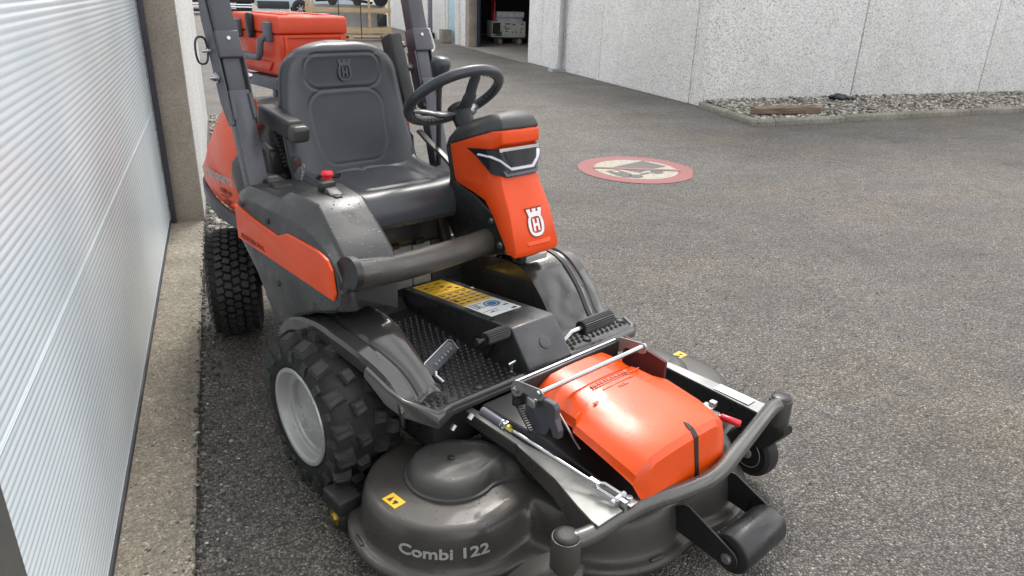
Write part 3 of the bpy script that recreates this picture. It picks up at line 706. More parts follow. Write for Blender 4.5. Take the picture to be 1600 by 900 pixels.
mb = MB(); mb.lathe([(0.42, -0.02), (0.42, 0.06), (0.01, 0.06)], 28, Matrix.Translation((0, -0.93, 0.36)) @ Matrix.Rotation(PI / 2, 4, 'X')); mb.build('wheel_arch', 'carclad', V)
car_wheel(V, 0.0, -0.93); car_wheel(V, 0.0, 0.8); car_wheel(V, -1.75 - 0.9, 0.8)
mb = MB(); mb.add([(-1.9, -0.955, 1.1), (0.7, -0.955, 1.1), (0.5, -0.955, 1.75), (-1.9, -0.955, 1.7)], [(0, 1, 2, 3)]); mb.build('side_window', 'carblack', V, smooth=0)
U = tag(empty('parked_pickup', (0.4, 40.9, 0), 0.03), 'black off-road car with silver side steps parked left of the van', 'car')
car_body(U, [(-2.3, 0.55), (-2.3, 1.2), (-1.9, 1.75), (0.3, 1.8), (1.0, 1.2), (1.45, 1.1), (1.45, 0.55)], -0.95, 0.9, 'carblack', 'body')
for z, yy in ((0.47, -1.02), (0.36, -1.08)):
    mb = MB(); mb.tube([(-1.9, yy, z), (1.3, yy, z)], 0.045, 10); mb.build('side_step', 'chrome', U)
mb = MB(); mb.box((-0.4, -0.9, 0.20), (3.4, 0.1, 0.14)); mb.build('chassis_rail', 'black', U)
car_wheel(U, -1.75, -0.9, 0.38); car_wheel(U, 1.05, 0.75, 0.38); car_wheel(U, -1.75, 0.75, 0.38)
mb = MB(); mb.add([(-1.7, -0.957, 1.2), (0.5, -0.957, 1.2), (0.2, -0.957, 1.68), (-1.6, -0.957, 1.68)], [(0, 1, 2, 3)]); mb.build('side_window', 'lens_dark', U, smooth=0)
# ================================================================ RIDE-ON MOWER  (local axes: X forwards, Y to its left, Z up)
MW = tag(empty('ride_on_mower', (0.635, 2.204, 0), math.atan2(-0.93636, 0.35103)),
         'orange and dark grey ride-on mower with a wide front cutting deck on the wet asphalt', 'lawn mower')

# ---------------- front wheels
def knob(L, Wd, H):
    """one moulded tyre block with a stepped, chamfered top"""
    mb = MB()
    mb.hexa([(-L * .55, -Wd * .55, -0.012), (L * .55, -Wd * .55, -0.012), (L * .55, Wd * .55, -0.012), (-L * .55, Wd * .55, -0.012)],
            [(-L * .46, -Wd * .46, H * .75), (L * .46, -Wd * .46, H * .75), (L * .46, Wd * .46, H * .75), (-L * .46, Wd * .46, H * .75)])
    mb.hexa([(-L * .40, -Wd * .40, H * .74), (L * .40, -Wd * .40, H * .74), (L * .40, Wd * .40, H * .74), (-L * .40, Wd * .40, H * .74)],
            [(-L * .38, -Wd * .38, H), (-0.004, -Wd * .36, H), (-0.004, Wd * .36, H), (-L * .38, Wd * .38, H)])
    mb.hexa([(0.003, -Wd * .40, H * .74), (L * .40, -Wd * .40, H * .74), (L * .40, Wd * .40, H * .74), (0.003, Wd * .40, H * .74)],
            [(0.004, -Wd * .38, H), (L * .38, -Wd * .38, H), (L * .38, Wd * .38, H), (0.004, Wd * .38, H)])
    return mb
def share(o, parent):
    c = o.copy(); COL.objects.link(c); c.parent = parent; return c
FR = 0.240
FW = Matrix.Rotation(PI / 2, 4, 'X')          # lathe axis Z -> -Y (outboard on the near side)
def front_wheel(yc, sgn):
    """sgn -1: outboard is -Y"""
    t0 = MB(); mt = Matrix.Rotation(PI / 2 if sgn < 0 else -PI / 2, 4, 'X')
    t0.lathe([(0.150, -0.10), (0.165, -0.112), (0.20, -0.116), (0.226, -0.108), (0.237, -0.085), (FR, -0.03), (FR, 0.03), (0.237, 0.085), (0.226, 0.108), (0.20, 0.116), (0.172, 0.114), (0.160, 0.107), (0.154, 0.098), (0.150, 0.05)], 56, mt)
    ty = t0.build('front_tyre', 'rubber', MW, smooth=50); ty.location = (0, yc, 0.258); ty.rotation_euler = (0, 0.13, 0)
    r = MB()
    r.lathe([(0.150, 0.06), (0.1535, 0.100), (0.160, 0.112), (0.158, 0.117), (0.148, 0.116), (0.142, 0.108), (0.1385, 0.086), (0.136, 0.083), (0.122, 0.080), (0.1185, 0.074), (0.117, 0.02), (0.116, -0.045), (0.120, -0.045)], 56, mt); rd = MB(); rd.lathe([(0.116, -0.03), (0.112, -0.044), (0.075, -0.046), (0.060, -0.040), (0.045, -0.040), (0.045, -0.015), (0.02, -0.015)], 48, mt)
    for k in range(5):
        a = 2 * PI * k / 5
        rd.cyl((0.06 * math.cos(a), 0.06 * math.sin(a), -0.044), (0.06 * math.cos(a), 0.06 * math.sin(a), -0.028), 0.009, 6, mtx=mt)
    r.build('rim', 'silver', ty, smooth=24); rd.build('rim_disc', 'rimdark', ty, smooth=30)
    side = knob(0.046, 0.054, 0.027).build('tread_lug', 'lug', ty, smooth=0)
    mid = knob(0.042, 0.040, 0.024).build('tread_lug', 'lug', ty, smooth=0)
    notch = MB(); notch.box((0, 0, 0), (0.024, 0.034, 0.010)); notch = notch.build('tread_lug', 'lug', ty, smooth=0)
    n = 16; first = {}
    for k in range(n):
        for (yy, rad, tilt, da, src, sk) in ((-0.086, 0.233, -0.38, 0.0, side, 0.22), (-0.028, FR - 0.003, 0.0, 0.5, mid, 0.22), (0.030, FR - 0.003, 0.0, 0.0, mid, -0.22), (0.086, 0.233, 0.38, 0.5, side, -0.22),
                                         (-0.1145, 0.207, -1.45, 0.5, notch, 0.0)):
            o = src if src.name not in first else share(src, ty)
            first[src.name] = 1
            a = 2 * PI * (k + da) / n
            yl = yy * (1 if sgn < 0 else -1)
            tl = tilt * (1 if sgn < 0 else -1)
            # block: local x around the tyre, y across, z outwards
            m = Matrix.Rotation(-a, 4, 'Y') @ Matrix.Translation((rad, yl, 0)) @ Matrix.Rotation(tl, 4, 'Z') @ Matrix(((0, 0, 1, 0), (0, 1, 0, 0), (-1, 0, 0, 0), (0, 0, 0, 1))) @ Matrix.Rotation(sk, 4, 'Z')
            o.matrix_local = m
    return ty
front_wheel(-0.455, -1)
front_wheel(0.455, 1)

# ---------------- rear wheels (turf tyres), steered a little
def rear_wheel(yc):
    mt = Matrix.Rotation(PI / 2, 4, 'X') @ Matrix.Scale(0.94, 4); R_ = 0.245 * 0.94
    t = MB(); t.lathe([(0.12, -0.085), (0.15, -0.108), (0.19, -0.116), (0.222, -0.106), (0.238, -0.085), (R_, -0.04), (R_ + 0.002, 0), (R_, 0.04), (0.238, 0.085), (0.222, 0.106), (0.19, 0.116), (0.15, 0.108), (0.12, 0.085)], 48, mt)
    ty = t.build('rear_tyre', 'rubber', MW, smooth=50); ty.location = (-1.25, yc + 0.01, 0.238); ty.rotation_euler = (0, 0, -0.40)
    r = MB(); r.lathe([(0.125, 0.06), (0.125, 0.092), (0.118, 0.096), (0.108, 0.07), (0.104, 0.01), (0.03, 0.0), (0.01, 0.0)], 36, mt); r.lathe([(0.125, -0.06), (0.125, -0.092), (0.118, -0.096), (0.108, -0.07), (0.104, -0.01), (0.03, -0.001)], 36, mt)
    r.build('rim', 'silver', ty)
    mb = MB(); n = 42
    for k in range(n):
        for j, (yy, dr) in enumerate(((-0.084, -0.012), (-0.051, 0.0), (-0.017, 0.002), (0.017, 0.002), (0.051, 0.0), (0.084, -0.012))):
            a = 2 * PI * (k + 0.5 * (j % 2)) / n
            m = Matrix.Rotation(a, 4, 'Y') @ Matrix.Translation((R_ + dr, yy, 0)) @ Matrix.Rotation((0.35 if j in (0,) else -0.35 if j == 5 else 0), 4, 'Z') @ Matrix.Rotation(0.35 if j % 2 else -0.35, 4, 'X')
            mb.box((0.003, 0, 0), (0.014, 0.028, 0.024), m)
    tag(mb.build('tread_blocks', 'lug', ty, smooth=0), kind='stuff')
rear_wheel(-0.275); rear_wheel(0.275)

# ---------------- foot platform with two wheel arches
def arch(prof, y00, y1, th, name, bend=0.0):
    """bent sheet from an X-Z profile, with a down-turned lip at y0"""
    mb = MB(); s = 1 if y1 > y00 else -1
    c = crom([(x, 0, z) for x, z in prof], 5)
    cols = []
    for p in c:
        x, z = p.x, p.z; t_ = max(0, min(1, (x - 0.06) / 0.24)); y0 = y00 + s * bend * t_ * t_ * (3 - 2 * t_)
        cols.append([(x, y0 + s * 0.004, z - 0.052), (x, y0, z - 0.046), (x, y0, z - 0.010), (x, y0 + s * 0.010, z), (x, y0 + s * 0.050, z + 0.004), (x, y0 + s * 0.056, z - 0.004), (x, y0 + s * 0.064, z - 0.005),
                     (x, y0 + s * 0.075, z + 0.004), (x, y1 - s * 0.02, z + 0.008), (x, y1, z - 0.004), (x, y1, z - 0.22), (x, y1 - s * 0.01, z - 0.22), (x, y1 - s * 0.01, z - 0.02), (x, y0 + s * 0.01, z - 0.016)])
    mb.loft(cols)
    return mb.build(name, 'wetgrey', MW, smooth=32)
near_prof = [(-0.30, 0.40), (-0.27, 0.455), (-0.20, 0.505), (-0.10, 0.533), (0.0, 0.548), (0.09, 0.543), (0.15, 0.522), (0.24, 0.470), (0.30, 0.430), (0.335, 0.405), (0.345, 0.385)]
far_prof = [(-0.30, 0.42), (-0.27, 0.49), (-0.20, 0.545), (-0.10, 0.578), (0.0, 0.592), (0.07, 0.588), (0.13, 0.560), (0.20, 0.495), (0.25, 0.425), (0.28, 0.395), (0.30, 0.385)]
arch(near_prof, -0.484, -0.275, 0, 'wheel_arch', 0.068)
fa = arch(far_prof, 0.545, 0.275, 0, 'wheel_arch')
mb = MB(); gp = crom([(x - 0.0, 0, z + 0.0075) for x, z in far_prof[3:-1]], 6)
mb.loft([[(p.x + (0.0), 0.445, p.z + 0.0015), (p.x, 0.462, p.z + 0.0015), (p.x, 0.462, p.z - 0.004), (p.x, 0.445, p.z - 0.004)] for p in gp]); mb.build('arch_groove', 'black', fa)

# floor plan: chamfered near corner, down-turned front lip
zf = 0.385
fl = MB()
plan = [(-0.36, -0.275), (0.14, -0.275), (0.22, -0.40), (0.30, -0.415), (0.36, -0.385), (0.424, -0.345), (0.404, -0.29), (0.404, 0.535), (0.385, 0.56), (0.325, 0.585), (0.24, 0.55), (0.20, 0.275), (-0.36, 0.275)]
fl.loft([[(x, y, zf) for x, y in plan], [(x, y, zf - 0.014) for x, y in plan]])
FLOOR = fl.build('foot_platform', 'black', MW, smooth=0, bevel=0.003)
lip = MB()
lp = [(0.21, -0.445, 0.478), (0.285, -0.421, 0.432), (0.335, -0.402, 0.410), (0.425, -0.345, 0.393), (0.409, -0.288, 0.390), (0.409, 0.0, 0.390), (0.409, 0.525, 0.390), (0.385, 0.562, 0.390), (0.325, 0.587, 0.392)]
cols = []
for i, p in enumerate(lp):
    p = Vector(p); t = (Vector(lp[min(i + 1, len(lp) - 1)]) - Vector(lp[max(i - 1, 0)])); t.z = 0; t.normalize(); nrm = Vector((t.y, -t.x, 0))
    d = 0.022 if i == 0 else 0.046 if i < 4 else 0.026
    cols.append([p - nrm * 0.012, p - nrm * 0.002 + Vector((0, 0, 0.003)), p + nrm * 0.008 - Vector((0, 0, 0.004)), p + nrm * 0.012 - Vector((0, 0, d)), p + nrm * 0.006 - Vector((0, 0, d + 0.002)), p - nrm * 0.010 - Vector((0, 0, 0.012))])
lip.loft(cols); lip.build('front_lip', 'wetgrey', FLOOR, smooth=50)
# pressed anti-slip studs and drain holes
mb = MB()
def studs(x0, x1, y0, y1, step=0.024, keep=lambda x, y: True):
    i = 0; x = x0
    while x < x1:
        y = y0 + (step / 2 if i % 2 else 0)
        while y < y1:
            if keep(x, y):
                mb.lathe([(0.0075, 0.0), (0.0068, 0.004), (0.0045, 0.0055), (0.0035, 0.0015), (0.001, 0.001)], 8, Matrix.Translation((x, y, zf)))
            y += step
        x += step * 0.87; i += 1
studs(-0.16, 0.39, -0.26, -0.01, keep=lambda x, y: y > -0.26 + max(0, 0.0) and x < 0.39)
studs(0.30, 0.40, -0.36, -0.27, keep=lambda x, y: x - y < 0.74)
studs(0.02, 0.39, 0.215, 0.27); studs(0.25, 0.37, 0.27, 0.55)
tag(mb.build('tread_studs', 'grey', FLOOR, smooth=60), kind='stuff')
for x, y in ((-0.17, -0.10), (0.375, -0.16), (0.36, 0.34), (0.33, 0.55)):
    mb = MB(); mb.lathe([(0.016, 0), (0.015, 0.004), (0.011, 0.007), (0.001, 0.0075)], 14, Matrix.Translation((x, y, zf))); mb.build('drain_plug', 'black', FLOOR)
mb = MB(); mb.hexa([(-0.36, -0.275, zf), (-0.22, -0.275, zf), (-0.24, 0.0, zf), (-0.36, 0.0, zf)], [(-0.362, -0.275, 0.48), (-0.30, -0.275, 0.48), (-0.32, 0.0, 0.46), (-0.362, 0.0, 0.46)]); mb.build('toe_ramp', 'grey', FLOOR, bevel=0.004)
mb = MB(); mb.hexa([(-0.36, 0.2, zf), (-0.26, 0.2, zf), (-0.26, 0.285, zf), (-0.36, 0.285, zf)], [(-0.362, 0.2, 0.50), (-0.31, 0.2, 0.50), (-0.31, 0.285, 0.50), (-0.362, 0.285, 0.50)]); mb.build('toe_ramp', 'metalgrey', FLOOR, bevel=0.004)
# silver drive pedal and T-bolt
PD = MB(); pm = frame((0.222, -0.19, 0.432), (-0.38, 0.92, 0.14), (-0.55, -0.30, 0.8))
PD.box((0, 0, 0), (0.165, 0.044, 0.006), pm)
pd = PD.build('drive_pedal', 'rops', MW, bevel=0.002)
mb = MB(); mb.tube([pm @ Vector(q) for q in ((-0.083, -0.022, 0.004), (-0.083, 0.014, 0.004), (-0.07, 0.024, 0.004), (0.07, 0.024, 0.004), (0.084, 0.012, 0.004), (0.084, -0.02, 0.004))], 0.0032, 8); mb.build('pedal_rim', 'zinc', pd)
for k in range(6):
    mb = MB(); mb.hexa([pm @ Vector((-0.04 + 0.018 * k + a, -0.006 + b, 0.003)) for a, b in ((0, 0), (0.010, 0), (0.010, 0.009), (0, 0.009))], [pm @ Vector((-0.038 + 0.018 * k + a, -0.006 + b, 0.009)) for a, b in ((0, 0), (0.006, 0), (0.006, 0.007), (0, 0.007))]); mb.build('pedal_tooth', 'steelgrey', pd)
mb = MB(); mb.tube([pm @ Vector((-0.05, -0.02, 0)), (0.26, -0.235, 0.40), (0.285, -0.225, 0.385)], 0.007, 8); mb.build('pedal_stem', 'zinc', pd)
mb = MB(); mb.cyl((0.372, -0.022, 0.38), (0.372, -0.022, 0.415), 0.0055, 8); mb.cyl((0.372, -0.036, 0.418), (0.372, -0.008, 0.422), 0.0055, 8); mb.cyl((0.372, -0.022, 0.385), (0.372, -0.022, 0.393), 0.011, 6); mb.build('t_bolt', 'zinc', MW)

# ---------------- tunnel with warning labels
TN = MB()
y0, y1 = 0.006, 0.196
TN.loft([[(x, y, z) for x, z in ((-0.32, 0.37), (-0.32, 0.450), (0.328, 0.517), (0.337, 0.513), (0.424, 0.405), (0.424, 0.37), (0.40, 0.36))] for y in (y0, y1)])
tn = TN.build('centre_tunnel', 'tunnel', MW, bevel=0.006, seg=3)
tu = Vector((0.618, 0, 0.0645)).normalized()
def tpt(u, v, h=0.0): # u along 0..1, v across 0..1
    p = Vector((-0.29, y0, 0.4528)) + tu * (u * 0.622) + Vector((0, 1, 0)) * (v * (y1 - y0)); n_ = tu.cross(Vector((0, 1, 0))); return p + n_ * h
def label(parent, u0, u1, v0, v1, mat, name, h=0.0008):
    mb = MB(); mb.hexa([tpt(u0, v0, -0.002), tpt(u1, v0, -0.002), tpt(u1, v1, -0.002), tpt(u0, v1, -0.002)], [tpt(u0, v0, h), tpt(u1, v0, h), tpt(u1, v1, h), tpt(u0, v1, h)]); return mb.build(name, mat, parent, smooth=0)
la = label(tn, 0.055, 0.300, 0.14, 0.84, 'yellow', 'warning_label'); lb = label(tn, 0.312, 0.560, 0.14, 0.84, 'yellow', 'warning_label'); lc = label(tn, 0.560, 0.800, 0.14, 0.84, 'white', 'info_label')
def marks(name, items, mat, h=0.0014):
    mb = MB()
    for u, v, du, dv in items: mb.hexa([tpt(u, v, 0.0005), tpt(u + du, v, 0.0005), tpt(u + du, v + dv, 0.0005), tpt(u, v + dv, 0.0005)], [tpt(u, v, h), tpt(u + du, v, h), tpt(u + du, v + dv, h), tpt(u, v + dv, h)])
    return tag(mb.build(name, mat, tn, smooth=0), kind='stuff')
it = []
for k in range(4): it += [(0.09 + 0.05 * k, 0.20, 0.004, 0.12 + 0.05 * (k % 2)), (0.10 + 0.05 * k, 0.36, 0.004, 0.1)]
it += [(0.17, 0.52, 0.022, 0.08), (0.21, 0.60, 0.022, 0.10), (0.25, 0.70, 0.022, 0.06), (0.10, 0.55, 0.012, 0.14), (0.24, 0.48, 0.012, 0.07), (0.13, 0.24, 0.026, 0.05)]
for k in range(5):
    for j in range(4):
        it += [(0.325 + 0.045 * k, 0.18 + 0.165 * j, 0.018, 0.022), (0.335 + 0.045 * k, 0.20 + 0.165 * j, 0.006, 0.06), (0.345 + 0.045 * k, 0.19 + 0.165 * j, 0.004, 0.03)]
it += [(0.44, 0.19, 0.035, 0.06), (0.3, 0.16, 0.003, 0.0)]
for j in range(5): it.append((0.325 + 0.05 * j, 0.15, 0.0025, 0.68))
it += [(0.585, 0.17, 0.004, 0.18), (0.585, 0.36, 0.004, 0.12), (0.60, 0.20, 0.05, 0.012), (0.60, 0.26, 0.05, 0.03), (0.60, 0.32, 0.05, 0.012), (0.655, 0.17, 0.004, 0.26), (0.72, 0.18, 0.004, 0.3), (0.75, 0.24, 0.004, 0.22), (0.74, 0.30, 0.014, 0.06), (0.70, 0.68, 0.012, 0.10), (0.77, 0.68, 0.018, 0.10), (0.655, 0.56, 0.003, 0.22)]
marks('label_print', it, 'ink')
mb = MB()
for ro, ri in ((0.0300, 0.0225), (0.0175, 0.0)):
    c0 = Vector(tpt(0.640, 0.58)); vs = []; fs = []; N = 32
    for k in range(N):
        a = 2 * PI * k / N
        for r_ in (ro, ri): vs.append(c0 + tu * r_ * math.cos(a) + Vector((0, 1, 0)) * r_ * math.sin(a) + Vector((0, 0, 0.0016)))
    for k in range(N): j = (k + 1) % N; fs.append((2 * k, 2 * j, 2 * j + 1, 2 * k + 1))
    mb.add(vs, fs)
mb.build('blue_ring_print', 'blueink', tn, smooth=0)
for u, v in ((0.10, 0.04), (0.33, 0.93), (0.84, 0.06), (0.10, 0.93)):
    mb = MB(); p = tpt(u, v); mb.lathe([(0.010, 0), (0.009, 0.002), (0.005, 0.003), (0.001, 0.003)], 12, Matrix.Translation(p)); mb.build('push_rivet', 'black', tn)
mb = MB(); mb.lathe([(0.022, 0.0), (0.021, 0.003), (0.016, 0.004), (0.001, 0.004)], 20, Matrix.Translation((0.382, 0.108, 0.4575)) @ Matrix.Rotation(0.89, 4, 'Y')); mb.build('round_cap', 'rops', tn)
# ribbed foot pedals
def roller_pedal(a, b, r, name='foot_peg'):
    a, b = Vector(a), Vector(b); mb = MB(); n = 22
    d = (b - a).normalized(); u = d.cross(Vector((0, 0, 1))).normalized(); w = u.cross(d)
    ring = lambda p, k: [p + (u * math.cos(q) + w * math.sin(q)) * (k * r * (1.0 if i % 2 else 0.90)) for i, q in enumerate(2 * PI * j / (2 * n) for j in range(2 * n))]
    mb.loft([ring(a, 0.9), ring(a + d * 0.004, 1.0), ring(b - d * 0.004, 1.0), ring(b, 0.9)])
    return mb.build(name, 'black', MW, smooth=0)
pg = roller_pedal((0.318, -0.088, 0.503), (0.318, 0.002, 0.503), 0.0225)
mb = MB(); mb.cyl((0.318, -0.115, 0.503), (0.318, -0.088, 0.503), 0.006, 8); mb.cyl((0.318, -0.122, 0.503), (0.318, -0.112, 0.503), 0.011, 6); mb.build('peg_bolt', 'blackmetal', pg)
mb = MB(); mb.tube([(0.318, -0.03, 0.495), (0.27, -0.02, 0.44), (0.24, -0.015, 0.39)], 0.010, 8); mb.build('peg_arm', 'blackmetal', pg)
pg = roller_pedal((0.375, 0.285, 0.452), (0.375, 0.435, 0.452), 0.027)
mb = MB(); mb.tube([(0.375, 0.285, 0.452), (0.375, 0.24, 0.452), (0.372, 0.21, 0.43), (0.372, 0.19, 0.415)], 0.008, 8); mb.build('peg_arm', 'zinc', pg)

# ---------------- seat pedestal
PS = MB(); PS.box((-0.44, -0.01, 0.56), (0.32, 0.46, 0.40)); ps = PS.build('seat_pedestal', 'black', MW, bevel=0.01)
for ya, yb, za, zb, mt, nm in ((-0.20, -0.06, 0.44, 0.62, 'grey', 'lower_panel'), (-0.045, 0.045, 0.455, 0.62, 'oldsteel', 'metal_panel'), (0.050, 0.13, 0.455, 0.62, 'oldsteel', 'metal_panel'), (0.135, 0.33, 0.44, 0.62, 'grey', 'lower_panel')):
    mb = MB(); mb.box((-0.285, (ya + yb) / 2, (za + zb) / 2), (0.03, yb - ya, zb - za)); mb.build(nm, M['steelgrey'] if mt == 'oldsteel' else mt, ps, bevel=0.004)
mb = MB(); mb.box((-0.268, -0.072, 0.50), (0.004, 0.024, 0.055)); lbw = mb.build('serial_label', 'white', ps)
mb = MB(); mb.box((-0.275, 0.02, 0.68), (0.02, 0.28, 0.10)); mb.build('front_flap', 'grey', ps, bevel=0.004)
for y in (-0.04, 0.07):
    mb = MB(); mb.cyl((-0.262, y - 0.02, 0.632), (-0.262, y + 0.02, 0.632), 0.012, 10); mb.build('flap_hinge', 'black', ps)
mb = MB(); mb.hexa([(-0.30, 0.175, 0.60), (-0.24, 0.175, 0.60), (-0.24, 0.215, 0.60), (-0.30, 0.215, 0.60)], [(-0.30, 0.155, 0.735), (-0.26, 0.15, 0.735), (-0.24, 0.19, 0.72), (-0.30, 0.20, 0.735)]); mb.build('bellows', 'grey', ps, bevel=0.006)

# ---------------- side body on the near side (control console, orange stripe, lower panel)
# stations along X: outer skin points from bottom to inner top edge
def skin(st, name, mat, parent, **k):
    mb = MB(); mb.loft([[(x, y, z) for y, z in pts] for x, pts in st]); return mb.build(name, mat, parent, **k)
st = []
#          x     zbot  zs0(stripe bottom) zs1(stripe top) zsh(shoulder) ztop  yout ytop yin
for x, zb, s0, s1, zsh, zt, yo, ytp, yin in ((-0.56, 0.655, 0.680, 0.800, 0.815, 0.840, -0.470, -0.455, -0.20), (-0.50, 0.63, 0.678, 0.795, 0.830, 0.868, -0.478, -0.445, -0.21), (-0.42, 0.57, 0.676, 0.780, 0.835, 0.866, -0.480, -0.432, -0.22), (-0.34, 0.47, 0.675, 0.775, 0.835, 0.864, -0.480, -0.425, -0.23),
        (-0.30, 0.43, 0.674, 0.775, 0.835, 0.872, -0.480, -0.424, -0.23), (-0.23, 0.46, 0.673, 0.772, 0.84, 0.905, -0.480, -0.422, -0.24), (-0.15, 0.52, 0.672, 0.795, 0.84, 0.903, -0.480, -0.420, -0.25), (-0.07, 0.555, 0.671, 0.798, 0.84, 0.898, -0.480, -0.416, -0.255), (-0.03, 0.575, 0.670, 0.798, 0.835, 0.872, -0.480, -0.420, -0.26), (0.05, 0.60, 0.670, 0.795, 0.810, 0.822, -0.480, -0.43, -0.265), (0.10, 0.62, 0.670, 0.770, 0.780, 0.790, -0.479, -0.435, -0.27), (0.132, 0.64, 0.675, 0.735, 0.745, 0.755, -0.474, -0.44, -0.28), (0.142, 0.66, 0.69, 0.71, 0.72, 0.728, -0.46, -0.44, -0.29)):
    st.append((x, [(yin, 0.60 if x > -0.6 else 0.62), (yo + 0.05, zb + 0.004), (yo + 0.008, zb), (yo, zb + 0.012), (yo, s0), (yo, (s0 + s1) / 2), (yo, s1), (yo + 0.006, zsh), (ytp - 0.008, zt - 0.010), (ytp, zt), (yin - 0.012, zt + 0.002), (yin, zt - 0.010)]))
SP = skin(st, 'control_console', 'grey', MW, smooth=40, sub=0, bevel=0.005, seg=2)
# orange stripe, proud of the side
poly = [(-0.549, 0.680), (-0.549, 0.800), (-0.40, 0.783), (-0.30, 0.777), (-0.222, 0.773), (-0.15, 0.799), (-0.05, 0.800), (0.045, 0.798), (0.095, 0.785), (0.117, 0.760), (0.127, 0.69), (0.115, 0.668), (-0.1, 0.672), (-0.3, 0.676)]
mb = MB(); mb.loft([[(x, -0.478, z) for x, z in poly], [(x, -0.4845, z) for x, z in poly], [((x + 0.2) * 0.985 - 0.2, -0.487, (z - 0.735) * 0.96 + 0.735) for x, z in poly]])
stp = mb.build('side_stripe', 'orange', SP, smooth=30)
mb = MB(); vs, fs = text_mesh('PROFESSIONAL', 0.024, 0.0006, 0.0004, 1.15); mb.add(vs, fs, frame((-0.42, -0.4875, 0.698), (1, 0, 0), (0, 0, 1))); mb.build('lettering', 'darkprint', stp, smooth=0)
for x, z in ((0.157, 0.705), (-0.26, 0.60), (-0.50, 0.812), (-0.30, 0.80)):
    mb = MB(); mb.lathe([(0.011, 0), (0.010, 0.003), (0.006, 0.004), (0.001, 0.003)], 14, Matrix.Translation((x, -0.480, z)) @ Matrix.Rotation(PI / 2, 4, 'X')); mb.build('panel_screw', 'black', SP)
# lower front return of the body, under the tube
mb = MB(); mb.loft([[(x, y, z) for x, z in ((-0.40, 0.50), (xx, zz), (xx, 0.70), (-0.40, 0.70))] for y, xx, zz in ((-0.472, 0.135, 0.635), (-0.43, 0.145, 0.630), (-0.30, 0.02, 0.575), (-0.13, -0.20, 0.49))]); mb.build('lower_front_cover', 'grey', SP, smooth=40, bevel=0.006)
# console controls
for i, (x, y) in enumerate(((-0.56, -0.35), (-0.50, -0.355), (-0.44, -0.36))):
    mb = MB(); mb.hexa([(x - 0.026, y - 0.034, 0.866), (x + 0.026, y - 0.034, 0.866), (x + 0.026, y + 0.034, 0.866), (x - 0.026, y + 0.034, 0.866)], [(x - 0.022, y - 0.030, 0.880), (x + 0.018, y - 0.030, 0.876), (x + 0.018, y + 0.030, 0.876), (x - 0.022, y + 0.030, 0.880)]); mb.build('rocker_switch', 'black', SP, bevel=0.003)
mb = MB(); mb.cyl((-0.47, -0.265, 0.865), (-0.47, -0.265, 0.878), 0.013, 16); mb.cyl((-0.47, -0.265, 0.878), (-0.47, -0.265, 0.888), 0.010, 16); mb.box((-0.47, -0.265, 0.898), (0.004, 0.011, 0.024)); mb.tube([(-0.47 + 0.010 * math.cos(a), -0.262, 0.915 + 0.010 * math.sin(a)) for a in (2 * PI * k / 14 for k in range(14))], 0.002, 6, True); mb.build('ignition_key', 'steelgrey', SP)
mb = MB(); mb.tube(crom([(-0.43, -0.24, 0.875), (-0.40, -0.22, 0.895), (-0.34, -0.20, 0.90)], 5), [0.010] * 6 + [0.015] * 5, 10, flat=0.6); mb.build('hand_lever', 'black', SP)
mb = MB(); mb.box((-0.13, -0.335, 0.902), (0.085, 0.024, 0.008), Matrix.Identity(4)); mb.hexa([(-0.19, -0.352, 0.903), (-0.11, -0.352, 0.903), (-0.11, -0.305, 0.903), (-0.19, -0.305, 0.903)], [(-0.18, -0.347, 0.925), (-0.14, -0.347, 0.915), (-0.14, -0.310, 0.915), (-0.18, -0.310, 0.925)]); mb.box((-0.175, -0.33, 0.918), (0.03, 0.05, 0.03)); mb.build('toggle_lever', 'black', SP, bevel=0.003)
mb = MB(); mb.lathe([(0.011, 0.0), (0.011, 0.008), (0.0125, 0.012), (0.014, 0.032), (0.0195, 0.035), (0.021, 0.041), (0.018, 0.048), (0.008, 0.050), (0.001, 0.050)], 22, Matrix.Translation((-0.235, -0.295, 0.900)) @ Matrix.Rotation(0.0, 4, 'Y'))
for k in range(16):
    a = 2 * PI * k / 16; mb.box((-0.235 + 0.0128 * math.cos(a), -0.295 + 0.0128 * math.sin(a), 0.922), (0.003, 0.003, 0.019))
mb.build('emergency_knob', 'red', SP)
mb = MB(); mb.lathe([(0.024, 0), (0.022, 0.004), (0.015, 0.006), (0.001, 0.006)], 18, Matrix.Translation((-0.235, -0.295, 0.9015))); mb.build('knob_collar', 'black', SP)

